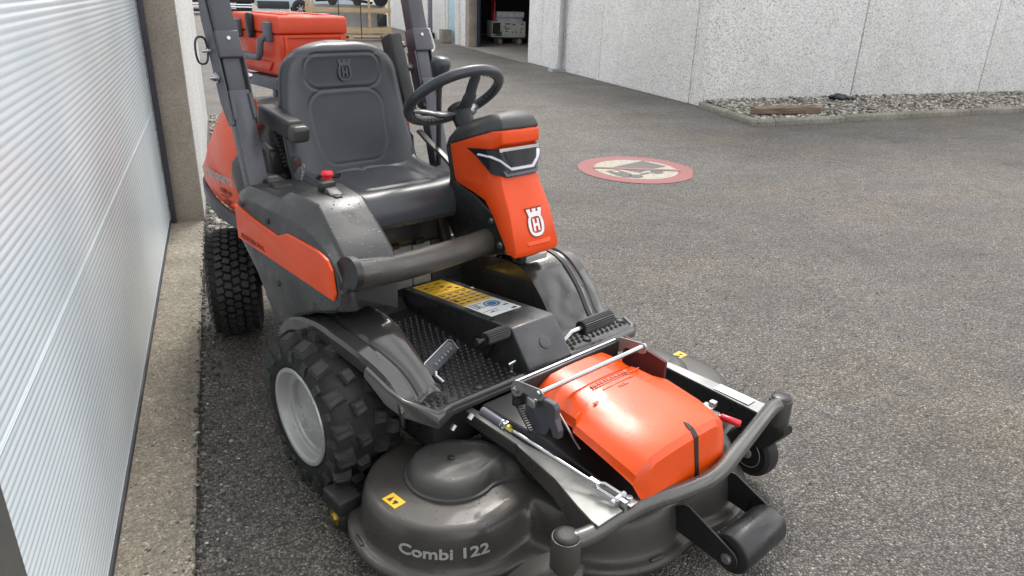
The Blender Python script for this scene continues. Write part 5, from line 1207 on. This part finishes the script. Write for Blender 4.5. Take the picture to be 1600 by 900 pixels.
# belt covers
def belt_cover(cx, cy, tx, ty):
    L2 = [(cx, cy, 0.128)]
    def f(x, y):
        d = math.hypot(x - cx, y - cy) - 0.126
        dx, dy = tx - cx, ty - cy; q = max(0, min(1, ((x - cx) * dx + (y - cy) * dy) / (dx * dx + dy * dy)))
        d2 = math.hypot(x - cx - q * dx, y - cy - q * dy) - 0.088
        return smin(d, d2, 0.012)
    o = (cx + (tx - cx) * 0.4, cy + (ty - cy) * 0.4); rr_ = []
    for lev, z in ((-0.085, 0.259), (-0.040, 0.258), (-0.020, 0.254), (-0.009, 0.243), (-0.003, 0.230), (0.0, 0.217), (0.002, 0.2165), (0.008, 0.2155), (0.009, 0.205)):
        rr_.append([])
        for k in range(120):
            a = 2 * PI * k / 120; r = ray_at(f, *o, a, lev, 0.6); x, y = o[0] + r * math.cos(a), o[1] + r * math.sin(a)
            q = max(0, min(1, ((x - cx) * (tx - cx) + (y - cy) * (ty - cy)) / ((tx - cx) ** 2 + (ty - cy) ** 2)))
            rr_[-1].append((x, y, z - (0.012 * min(1, max(0, (q - 0.28) / 0.05)) if z > 0.225 else 0)))
    mb = MB(); mb.loft(rr_); b = mb.build('belt_cover', 'satin', DK, smooth=60)
    for x, y, r in ((cx - 0.005, cy + 0.003, 0.011), (cx * 0.52 + tx * 0.48, cy * 0.52 + ty * 0.48, 0.009)):
        mb = MB(); mb.lathe([(r, 0.0), (r * 0.9, 0.003), (r * 0.55, 0.0035), (r * 0.45, 0.001), (0.0005, 0.002)], 14, Matrix.Translation((x, y, 0.2588 if r > 0.01 else 0.2460))); mb.build('cover_bolt', 'black', DK)
belt_cover(0.470, -0.335, 0.60, 0.075); belt_cover(0.470, 0.60, 0.62, 0.25)
# label and lettering on the near lobe
def dlabel(c, ang, name):
    mt = Matrix.Translation(c) @ Matrix.Rotation(ang, 4, 'Z'); mb = MB(); mb.box((0, 0, 0.0005), (0.056, 0.038, 0.003), mt); o = mb.build(name, 'yellow', DK)
    mb = MB(); mb.add([mt @ Vector(q) for q in ((-0.019, -0.011, 0.0026), (-0.003, -0.011, 0.0026), (-0.011, 0.011, 0.0026))], [(0, 1, 2)]); mb.box((0.009, 0.0, 0.0022), (0.014, 0.008, 0.001), mt); mb.box((0.010, -0.007, 0.0022), (0.006, 0.010, 0.001), mt)
    tag(mb.build('label_print', 'ink', DK, smooth=0), kind='stuff')
dlabel((0.467, -0.528, 0.2075), 0.08, 'warning_label'); dlabel((0.440, 0.795, 0.2068), PI / 2, 'warning_label')
for z_, (x, y) in ((0.209, (0.30, -0.30)), (0.209, (0.33, -0.47))):
    pass
vs, fs = text_mesh('Combi 122', 0.040, 0.0008, 0.0009, 1.45)
def wall_pt(s, h):
    a = -0.70 + s / 0.262; cx, cy, r = LOBES[0]
    lev = -0.0165 - 0.010 * max(0, (h - 0.125)) / 0.055
    # walk outwards from the lobe centre
    lo, hi = 0.1, 0.5
    for _ in range(30):
        m_ = (lo + hi) / 2
        if sd(cx + m_ * math.cos(a), cy + m_ * math.sin(a)) < lev: lo = m_
        else: hi = m_
    return Vector((cx + (lo + 0.0012) * math.cos(a), cy + (lo + 0.0012) * math.sin(a), h))
bm = bmesh.new(); bv = [bm.verts.new(v) for v in vs]
for f in fs:
    try: bm.faces.new([bv[i] for i in f])
    except ValueError: pass
bmesh.ops.triangulate(bm, faces=bm.faces)
bmesh.ops.subdivide_edges(bm, edges=[e for e in bm.edges if e.calc_length() > 0.012], cuts=1, use_grid_fill=False)
mb = MB(); bm.verts.index_update(); out = []
for v in bm.verts:
    p = wall_pt(v.co.x, 0.143 + v.co.y); out.append(p + Vector((p.x - LOBES[0][0], p.y - LOBES[0][1], 0)).normalized() * v.co.z)
mb.add(out, [tuple(v.index for v in f.verts) for f in bm.faces]); bm.free()
tag(mb.build('deck_lettering', 'greyink', DK, smooth=0), kind='stuff')
# small tabs on the skirt
for a in (-2.35, -1.75, -0.2):
    cx, cy, r = LOBES[0] if a < -1 else LOBES[1]; p = Vector((cx + (r + 0.006) * math.cos(a), cy + (r + 0.006) * math.sin(a), 0.090)); mb = MB(); mb.box((0, 0, 0), (0.012, 0.045, 0.010), Matrix.Translation(p) @ Matrix.Rotation(a, 4, 'Z')); mb.build('skirt_tab', 'metalgrey', DK, bevel=0.003)
# rear support roller of the deck
mb = MB(); mb.cyl((0.255, -0.60, 0.055), (0.255, -0.54, 0.055), 0.05, 24, bev=0.008); rw = mb.build('deck_roller', 'black', MW)
mb = MB(); mb.cyl((0.255, -0.604, 0.055), (0.255, -0.598, 0.055), 0.026, 18); mb.cyl((0.255, -0.610, 0.055), (0.255, -0.60, 0.055), 0.013, 6); mb.build('roller_hub', 'brass', rw)
mb = MB(); mb.box((0.25, -0.570, 0.105), (0.10, 0.075, 0.05)); mb.build('roller_bracket', 'black', rw, bevel=0.006)

# front bar, caster posts
bar = [(0.978, -0.380, 0.335), (0.995, -0.315, 0.337), (1.004, -0.16, 0.338), (1.045, 0.0, 0.338), (1.053, 0.10, 0.338), (1.030, 0.23, 0.338), (0.995, 0.40, 0.337), (0.972, 0.515, 0.335), (0.975, 0.560, 0.335)]
mb = MB(); mb.tube(crom(bar, 8), 0.0225, 20); FB = mb.build('front_bar', 'barpaint', MW, smooth=60)
def caster(px, py, ang):
    mb = MB(); mb.lathe([(0.034, -0.055), (0.0355, -0.05), (0.0355, 0.03), (0.034, 0.034), (0.030, 0.0345)], 28, Matrix.Translation((px, py, 0.315))); cp = mb.build('caster_post', 'metalgrey', MW, smooth=40)
    mb = MB(); mb.lathe([(0.0315, 0.0), (0.0315, 0.004), (0.029, 0.008), (0.018, 0.011), (0.001, 0.012)], 28, Matrix.Translation((px, py, 0.347))); mb.build('post_cap', 'black', cp, smooth=60)
    R_ = Matrix.Translation((px, py, 0.03)) @ Matrix.Rotation(ang, 4, 'Z')
    mb = MB()          # moulded fork: hood trailing over the wheel
    cols = []
    for q, w_, z0 in ((0.045, 0.022, 0.240), (0.0, 0.038, 0.244), (-0.05, 0.046, 0.230), (-0.10, 0.046, 0.190), (-0.140, 0.042, 0.140), (-0.160, 0.034, 0.105)):
        cols.append([(q, -w_, z0 - 0.10 if q < 0.02 else z0 - 0.03), (q, -w_, z0 - 0.015), (q, -w_ + 0.014, z0), (q, w_ - 0.014, z0), (q, w_, z0 - 0.015), (q, w_, z0 - 0.10 if q < 0.02 else z0 - 0.03)])
    mb.loft(cols, mtx=R_); mb.build('caster_fork', 'black' if py > 0 else 'metalgrey', cp, smooth=50)
    mt = R_ @ Matrix.Translation((-0.065, 0, 0.088)) @ Matrix.Rotation(PI / 2, 4, 'X')
    mb = MB(); mb.lathe([(0.052, -0.030), (0.072, -0.032), (0.083, -0.022), (0.086, 0.0), (0.083, 0.022), (0.072, 0.032), (0.052, 0.030)], 32, mt); mb.build('caster_tyre', 'rubber', cp)
    mb = MB(); mb.lathe([(0.054, 0.026), (0.050, 0.031), (0.040, 0.026), (0.018, 0.026), (0.018, 0.034), (0.001, 0.034)], 24, mt); mb.lathe([(0.054, -0.026), (0.050, -0.031), (0.040, -0.026), (0.018, -0.026), (0.018, -0.034), (0.001, -0.034)], 24, mt); mb.build('caster_hub', 'silver', cp)
    mb = MB(); mb.cyl((0, 0, -0.052), (0, 0, 0.052), 0.010, 6, mtx=mt); mb.build('axle_bolt', 'zinc', cp)
caster(0.972, -0.385, 0.55); caster(0.970, 0.575, -0.12)

# frame arms
def arm(name, pts, mat, top='plate_grey', kind=None):
    """pts: (x, yin, yout, ztop, depth) - box-section arm with a light painted top"""
    mb = MB(); mb.loft([[(x, a, z), (x, b, z), (x, b, z - d), (x, a, z - d)] for x, a, b, z, d in pts]); o = mb.build(name, mat, MW, smooth=0, bevel=0.003)
    mb = MB(); mb.loft([[(x, a + 0.002, z + 0.0005), (x, b - 0.002, z + 0.0005), (x, b - 0.002, z + 0.003), (x, a + 0.002, z + 0.003)] for x, a, b, z, d in pts]); mb.build('arm_top_plate', top, o, smooth=0); return o
arm('frame_arm', [(0.30, -0.215, -0.19, 0.325, 0.04), (0.60, -0.205, -0.170, 0.320, 0.04), (0.614, -0.210, -0.168, 0.320, 0.045), (0.80, -0.252, -0.190, 0.340, 0.06), (0.92, -0.298, -0.212, 0.356, 0.075), (0.985, -0.318, -0.228, 0.3625, 0.012), (1.008, -0.320, -0.232, 0.3635, 0.006)], 'metalgrey')
FA = arm('frame_arm', [(0.45, 0.455, 0.475, 0.345, 0.075), (0.63, 0.455, 0.495, 0.345, 0.080), (0.82, 0.45, 0.505, 0.343, 0.080), (0.965, 0.445, 0.512, 0.342, 0.065), (0.985, 0.45, 0.508, 0.342, 0.03)], 'blackmetal', 'steelgrey')
mb = MB(); mb.loft([[(x, 0.458, 0.3485), (x, 0.500, 0.3485), (x, 0.500, 0.3495), (x, 0.458, 0.3495)] for x in (0.80, 0.925)]); mb.build('white_sticker', 'white', FA, smooth=0)
# centre body under the orange cover
mb = MB(); mb.loft([[(x, -w_, 0.21), (x, -w_, z), (x, w_ + 0.06, z), (x, w_ + 0.06, 0.21)] for x, w_, z in ((0.42, 0.19, 0.36), (0.70, 0.185, 0.37), (0.80, 0.15, 0.33), (0.945, 0.11, 0.28))]); mb.build('deck_centre_frame', 'black', MW, bevel=0.01)
mb = MB(); mb.tube([(0.92, 0.20, 0.27), (0.86, 0.42, 0.25)], 0.02, 10); mb.build('lower_stay', 'metalgrey', MW)
# linkage rod: sleeve, brass nut, plated rod, clevis
a, b = Vector((0.525, -0.268, 0.418)), Vector((0.905, -0.232, 0.388)); d = (b - a).normalized(); p = lambda t: a.lerp(b, t)
mb = MB(); mb.cyl(p(0), p(0.24), 0.0135, 16); LR = mb.build('linkage_sleeve', 'slate', MW)
mb = MB(); mb.cyl(p(0.225), p(0.245), 0.0145, 6); mb.cyl(p(0.205), p(0.212), 0.0150, 14); mb.build('lock_nut', 'zinc', LR)
mb = MB(); mb.cyl(p(0.245), p(0.31), 0.0095, 6); mb.build('brass_nut', 'brass', LR)
mb = MB(); mb.cyl(p(0.30), p(1.0), 0.0055, 12); mb.build('plated_rod', 'zinc', LR)
mb = MB(); mb.cyl(p(0.985), p(1.06), 0.011, 6); u = d.cross(Vector((0, 0, 1))).normalized()
for s in (-1, 1): mb.tube([p(1.04), p(1.08) + u * s * 0.013, p(1.24) + u * s * 0.013], 0.0065, 8, flat=1.6)
mb.cyl(p(1.21) - u * 0.026, p(1.21) + u * 0.026, 0.008, 12); mb.build('clevis', 'zinc', LR)
mb = MB(); mb.box(p(1.24) + Vector((0.005, 0.0, -0.03)), (0.018, 0.010, 0.07)); mb.box(p(1.25) - u * 0.024 + Vector((0, 0, -0.012)), (0.036, 0.028, 0.005)); mb.cyl(p(1.25) - u * 0.026 + Vector((0, 0, -0.01)), p(1.25) - u * 0.026 + Vector((0, 0, 0.0)), 0.009, 6); mb.build('clevis_lug', 'zinc', LR)
for q in ((0.47, -0.27, 0.365), (0.44, -0.31, 0.33)):
    mb = MB(); mb.cyl(q, (q[0], q[1] + 0.012, q[2] + 0.012), 0.008, 6); mb.build('linkage_bolt', 'zinc', MW)

# locking bail: side plates, two cross rods, hook, spring
BL = MB(); BL.tube([(0.690, -0.222, 0.532), (0.690, 0.222, 0.532)], 0.0075, 12); bl = BL.build('bail_rod', 'zinc', MW)
mb = MB(); mb.box((0.592, 0.0, 0.480), (0.022, 0.42, 0.075)); mb.build('cross_beam', 'blackmetal', MW, bevel=0.003)
mb = MB(); mb.box((0.590, 0.0, 0.5195), (0.007, 0.41, 0.003)); mb.build('beam_edge', 'zinc', bl)
for s in (-1, 1):
    mb = MB(); pr = [(0.580, 0.500), (0.588, 0.522), (0.605, 0.531), (0.692, 0.543), (0.704, 0.535), (0.702, 0.515), (0.690, 0.508), (0.628, 0.505), (0.615, 0.487), (0.597, 0.478), (0.583, 0.486)]
    mb.loft([[(x, s * 0.212 + o, z) for x, z in pr] for o in (-0.0025, 0.0025)]); sp_ = mb.build('bail_plate', 'steelgrey', bl, smooth=0, bevel=0.001)
    mb = MB(); mb.cyl((0.603, s * 0.212, 0.504), (0.603, s * 0.222, 0.504), 0.011, 16); mb.cyl((0.603, s * 0.222, 0.504), (0.603, s * 0.226, 0.504), 0.007, 12); mb.build('pivot_pin', 'zinc', bl)
mb = MB(); pr = [(0.700, 0.520), (0.742, 0.522), (0.752, 0.510), (0.752, 0.48), (0.768, 0.452), (0.768, 0.428), (0.748, 0.424), (0.735, 0.45), (0.725, 0.47), (0.715, 0.50)]
mb.loft([[(x, -0.200 + o, z) for x, z in pr] for o in (-0.014, 0.006)]); mb.build('latch_hook', 'rops', bl, smooth=0, bevel=0.004)
mb = MB(); mb.loft([[(x, -0.192 + o, z) for x, z in ((0.62, 0.49), (0.70, 0.515), (0.725, 0.45), (0.70, 0.40), (0.66, 0.39), (0.62, 0.43))] for o in (-0.003, 0.003)]); mb.build('latch_plate', 'slate', bl, smooth=0)
mb = MB(); mb.box((0.665, -0.210, 0.492), (0.030, 0.02, 0.026), Matrix.Identity(4)); mb.build('latch_block', 'zinc', bl, bevel=0.002)
mb = MB(); h = []
for k in range(14 * 10 + 1):
    t_ = k / (14 * 10); ang = 2 * PI * 14 * t_; c_ = Vector((0.612, -0.222, 0.476)).lerp(Vector((0.675, -0.215, 0.402)), t_); h.append(c_ + Vector((0.0085 * math.cos(ang), 0.0085 * math.sin(ang), 0.004 * math.cos(ang))))
mb.tube(h, 0.0016, 5); mb.build('latch_spring', 'blackmetal', bl, smooth=60)
mb = MB(); mb.tube([(0.728, -0.185, 0.492), (0.80, -0.185, 0.43), (0.82, -0.185, 0.415)], 0.003, 6); mb.build('stay_wire', 'zinc', bl)
mb = MB(); mb.loft([[(0.60, 0.235, 0.525), (0.76, 0.235, 0.50), (0.76, 0.235, 0.41), (0.60, 0.235, 0.42)], [(0.60, 0.245, 0.525), (0.76, 0.245, 0.50), (0.76, 0.245, 0.41), (0.60, 0.245, 0.42)]]); mb.build('far_latch_plate', 'maroon', bl, smooth=0)

# orange deck cover
OC = MB(); cols = []
#  x, near y, far y, z top, near drop, flange
for x, yn, yf, z, dn_, crown in ((0.600, -0.135, 0.165, 0.500, 0.045, 0.0), (0.606, -0.145, 0.180, 0.508, 0.055, 0.003), (0.655, -0.150, 0.188, 0.505, 0.060, 0.004), (0.660, -0.150, 0.189, 0.497, 0.058, 0.004), (0.700, -0.152, 0.192, 0.495, 0.055, 0.004), (0.712, -0.152, 0.193, 0.501, 0.060, 0.004), (0.765, -0.154, 0.200, 0.496, 0.055, 0.004), (0.790, -0.180, 0.214, 0.491, 0.040, 0.004), (0.90, -0.184, 0.216, 0.478, 0.046, 0.004), (0.965, -0.182, 0.212, 0.467, 0.052, 0.004), (0.990, -0.176, 0.206, 0.459, 0.058, 0.003), (1.004, -0.164, 0.196, 0.444, 0.075, 0.002), (1.018, -0.140, 0.175, 0.365, 0.035, 0.0), (1.022, -0.130, 0.165, 0.330, 0.004, 0.0)):
    W_ = yf - yn
    e = min(0.055, W_ * 0.2)
    cols.append([(x, yn - 0.004, z - dn_), (x, yn, z - dn_ + 0.004), (x, yn + 0.006, z - min(0.045, dn_ * 0.6)), (x, yn + e * 0.55, z - min(0.014, dn_ * 0.3)), (x, yn + e, z - 0.001), (x, yn + W_ * 0.35, z + crown), (x, yn + W_ * 0.5, z + crown * 1.2), (x, yf - W_ * 0.35, z + crown), (x, yf - e, z - 0.001), (x, yf - e * 0.55, z - min(0.014, dn_ * 0.3)), (x, yf - 0.006, z - min(0.045, dn_ * 0.6)), (x, yf, z - dn_ + 0.004), (x, yf + 0.004, z - dn_), (x, yf - 0.01, z - dn_), (x, yn + 0.01, z - dn_)])
OC.loft(cols); oc = OC.build('deck_cover', 'cover_orange', MW, smooth=24)
def octop(x): # top height of the cover along its middle
    T = ((0.712, 0.506), (0.765, 0.501), (0.790, 0.496), (0.90, 0.483), (0.965, 0.472), (0.990, 0.463), (1.004, 0.4465), (1.018, 0.365), (1.023, 0.330))
    for (x0, z0), (x1, z1) in zip(T, T[1:]):
        if x <= x1: return z0 + (z1 - z0) * (x - x0) / (x1 - x0)
    return T[-1][1]
mb = MB(); yy = 0.052
mb.loft([[(x + 0.0022, yy - w_, octop(x) + 0.0012), (x + 0.0022, yy + w_, octop(x) + 0.0012), (x - 0.006, yy + w_, octop(x) - 0.004), (x - 0.006, yy - w_, octop(x) - 0.004)] for x, w_ in ((0.962, 0.0012), (0.970, 0.006), (0.984, 0.0085), (1.003, 0.0085), (1.018, 0.0075), (1.0225, 0.0075))]); mb.build('cover_slot', 'black', oc, smooth=0)
mb = MB()                      # worn pale print near the rear edge, too faint to read
for x, ya, yb, h in ((0.735, -0.055, 0.145, 0.0022), (0.724, -0.05, 0.10, 0.010), (0.752, -0.03, 0.10, 0.0015), (0.765, 0.02, 0.06, 0.008), (0.78, -0.10, -0.08, 0.006)):
    y = ya
    while y < yb:
        w = random.uniform(0.006, 0.016); mb.hexa([(x - h / 2, y, octop(x) - 0.001), (x + h / 2, y, octop(x) - 0.001), (x + h / 2, min(y + w, yb), octop(x) - 0.001), (x - h / 2, min(y + w, yb), octop(x) - 0.001)], [(x - h / 2, y, octop(x - h / 2) + 0.0014), (x + h / 2, y, octop(x + h / 2) + 0.0014), (x + h / 2, min(y + w, yb), octop(x + h / 2) + 0.0014), (x - h / 2, min(y + w, yb), octop(x - h / 2) + 0.0014)])
        y += w + random.uniform(0.002, 0.004)
tag(mb.build('faint_print', 'orangeprint', oc, smooth=0), kind='stuff')
# red-handled pin beside the cover
a, b = Vector((0.845, 0.262, 0.385)), Vector((0.985, 0.315, 0.368)); d = (b - a).normalized()
mb = MB(); mb.cyl(a, a.lerp(b, 0.62), 0.006, 10); rp_ = mb.build('pin_rod', 'zinc', MW)
mb = MB(); mb.cyl(a.lerp(b, 0.60), b, 0.0105, 16, bev=0.003); mb.build('red_grip', 'red', rp_, smooth=60)
mb = MB(); h = []; u = d.cross(Vector((0, 0, 1))).normalized(); w = u.cross(d)
for k in range(61):
    t_ = k / 60; ang = 2 * PI * 6 * t_; h.append(a.lerp(b, 0.34 + 0.25 * t_) + (u * math.cos(ang) + w * math.sin(ang)) * 0.0095)
mb.tube(h, 0.0018, 5); mb.build('pin_spring', 'steelgrey', rp_)
mb = MB(); mb.box(a.lerp(b, 0.28) + Vector((0, 0.01, 0.006)), (0.035, 0.05, 0.008)); mb.box(a.lerp(b, 0.30) + Vector((0.005, 0.03, 0.014)), (0.02, 0.02, 0.02)); mb.build('pin_bracket', 'zinc', rp_, bevel=0.003)
mb = MB(); mb.loft([[(0.74 + 0.10 * k / 8, 0.255 + 0.022 * math.cos(q), 0.385 + 0.022 * math.sin(q)) for q in (2 * PI * j / 14 for j in range(14))] for k in range(9)]); cb_ = mb.build('cable_sleeve', 'steelgrey', MW)

# front anti-scalp roller on two side plates
ax = (1.135, 0.0, 0.108)
RL = MB(); RL.tube([(1.130, 0.092, 0.122), (1.130, 0.0925, 0.122), (1.130, 0.097, 0.122), (1.130, 0.102, 0.122), (1.130, 0.288, 0.122), (1.130, 0.293, 0.122), (1.130, 0.2975, 0.122), (1.130, 0.298, 0.122)], [0.012, 0.050, 0.055, 0.057, 0.057, 0.055, 0.050, 0.012], 40); rl = RL.build('anti_scalp_roller', 'black', MW, smooth=50)
for y_ in (0.080, 0.309):
    mb = MB(); pr = [(0.93, 0.165), (0.985, 0.205), (1.0, 0.208), (1.142, 0.152)]
    for k in range(9): a_ = 0.9 - k * 0.33; pr.append((1.132 + 0.031 * math.cos(a_), 0.122 + 0.031 * math.sin(a_)))
    pr += [(1.08, 0.098), (0.93, 0.112)]
    mb.loft([[(x, y_ + o, z) for x, z in pr] for o in (-0.0035, 0.0035)]); mb.build('roller_plate', 'blackmetal', rl, smooth=0, bevel=0.0015)
    s = -1 if y_ < 0.2 else 1
    mb = MB(); mb.cyl((1.132, y_, 0.122), (1.132, y_ + s * 0.012, 0.122), 0.012, 6); mb.cyl((1.132, y_, 0.122), (1.132, y_ + s * 0.006, 0.122), 0.0155, 18); mb.build('roller_bolt', 'zinc', rl)

# ================================================================ TOOL BOX on the hood (a thing of its own, lifted off in one piece)
a_m = math.atan2(-0.93636, 0.35103)
def m2w(x, y, z): return (0.635 + x * math.cos(a_m) - y * math.sin(a_m), 2.204 + x * math.sin(a_m) + y * math.cos(a_m), z)
TB = tag(empty('tool_box', m2w(-1.26, 0.10, 1.145), a_m), 'orange plastic tool case with black latches and handle riding behind the mower seat', 'tool box')
L_, W_, H_ = 0.47, 0.31, 0.235
mb = MB(); mb.loft([[(-L_ / 2 * f, -W_ / 2 * f, z), (L_ / 2 * f, -W_ / 2 * f, z), (L_ / 2 * f, W_ / 2 * f, z), (-L_ / 2 * f, W_ / 2 * f, z)] for z, f in ((0.0, 0.955), (0.165, 0.985))]); mb.build('case_body', 'orange_matt', TB, bevel=0.010, seg=3)
mb = MB(); mb.loft([[(-L_ / 2 * f, -W_ / 2 * f, z), (L_ / 2 * f, -W_ / 2 * f, z), (L_ / 2 * f, W_ / 2 * f, z), (-L_ / 2 * f, W_ / 2 * f, z)] for z, f in ((0.167, 1.0), (0.222, 1.0), (H_, 0.965))]); LD = mb.build('case_lid', 'orange_matt', TB, bevel=0.008, seg=3)
for x, y, sx, sy in ((0.0, -0.08, 0.30, 0.03), (0.0, 0.08, 0.30, 0.03), (0.0, 0.0, 0.12, 0.10)):
    mb = MB(); mb.box((x, y, H_ + 0.001), (sx, sy, 0.008)); mb.build('lid_rib', 'orange_matt', LD, bevel=0.003)
mb = MB(); mb.box((0.10, 0.11, H_ + 0.001), (0.06, 0.05, 0.006)); mb.build('lid_catch', 'red', LD, bevel=0.002)
for z0, z1, t in ((0.015, 0.022, 0.006), (0.150, 0.160, 0.006)):
    mb = MB(); mb.box((L_ / 2 - 0.004, 0, (z0 + z1) / 2), (0.012, W_ * 0.86, z1 - z0)); mb.build('panel_rib', 'orange_matt', TB, bevel=0.002)
for y in (-W_ * 0.40, W_ * 0.40):
    mb = MB(); mb.box((L_ / 2 - 0.004, y, 0.085), (0.014, 0.012, 0.15)); mb.build('panel_rib', 'orange_matt', TB, bevel=0.003)
for x in (-0.145, 0.155):
    mb = MB(); mb.box((x, -W_ / 2 - 0.008, 0.172), (0.055, 0.022, 0.075)); mb.build('latch', 'slate', TB, bevel=0.006, seg=3)
mb = MB(); mb.box((0.0, -W_ / 2 - 0.012, 0.19), (0.035, 0.030, 0.10)); mb.build('lid_tab', 'black', TB, bevel=0.010, seg=3)
mb = MB(); mb.tube([(-0.13, -W_ / 2 - 0.005, 0.150), (-0.13, -W_ / 2 - 0.030, 0.140), (-0.125, -W_ / 2 - 0.036, 0.085), (-0.11, -W_ / 2 - 0.037, 0.072), (0.11, -W_ / 2 - 0.037, 0.072), (0.125, -W_ / 2 - 0.036, 0.085), (0.13, -W_ / 2 - 0.030, 0.140), (0.13, -W_ / 2 - 0.005, 0.150)], 0.014, 10); mb.build('carry_handle', 'slate', TB, smooth=50)
mb = MB(); mb.prism([(-0.16, 0.055), (0.16, 0.055), (0.13, 0.02), (-0.13, 0.02)], -W_ / 2 - 0.004, -W_ / 2 + 0.01, 'Y'); mb.build('lower_moulding', 'orange_matt', TB, bevel=0.003)
# carrier rails on the hood under the case
mb = MB()
for y_ in (-0.07, 0.26): mb.box((-1.26, y_, 1.120), (0.52, 0.03, 0.045))
for x_ in (-1.05, -1.45): mb.box((x_, 0.095, 1.112), (0.03, 0.30, 0.03))
for x_ in (-1.05, -1.42):
    for y_ in (-0.07, 0.20): mb.box((x_, y_, 1.05), (0.03, 0.028, 0.12))
CR = mb.build('case_carrier', 'slate', MW, bevel=0.003)
mb = MB(); mb.cyl((-1.0, -0.085, 1.118), (-1.0, -0.05, 1.118), 0.018, 14); mb.build('carrier_knob', 'black', CR)
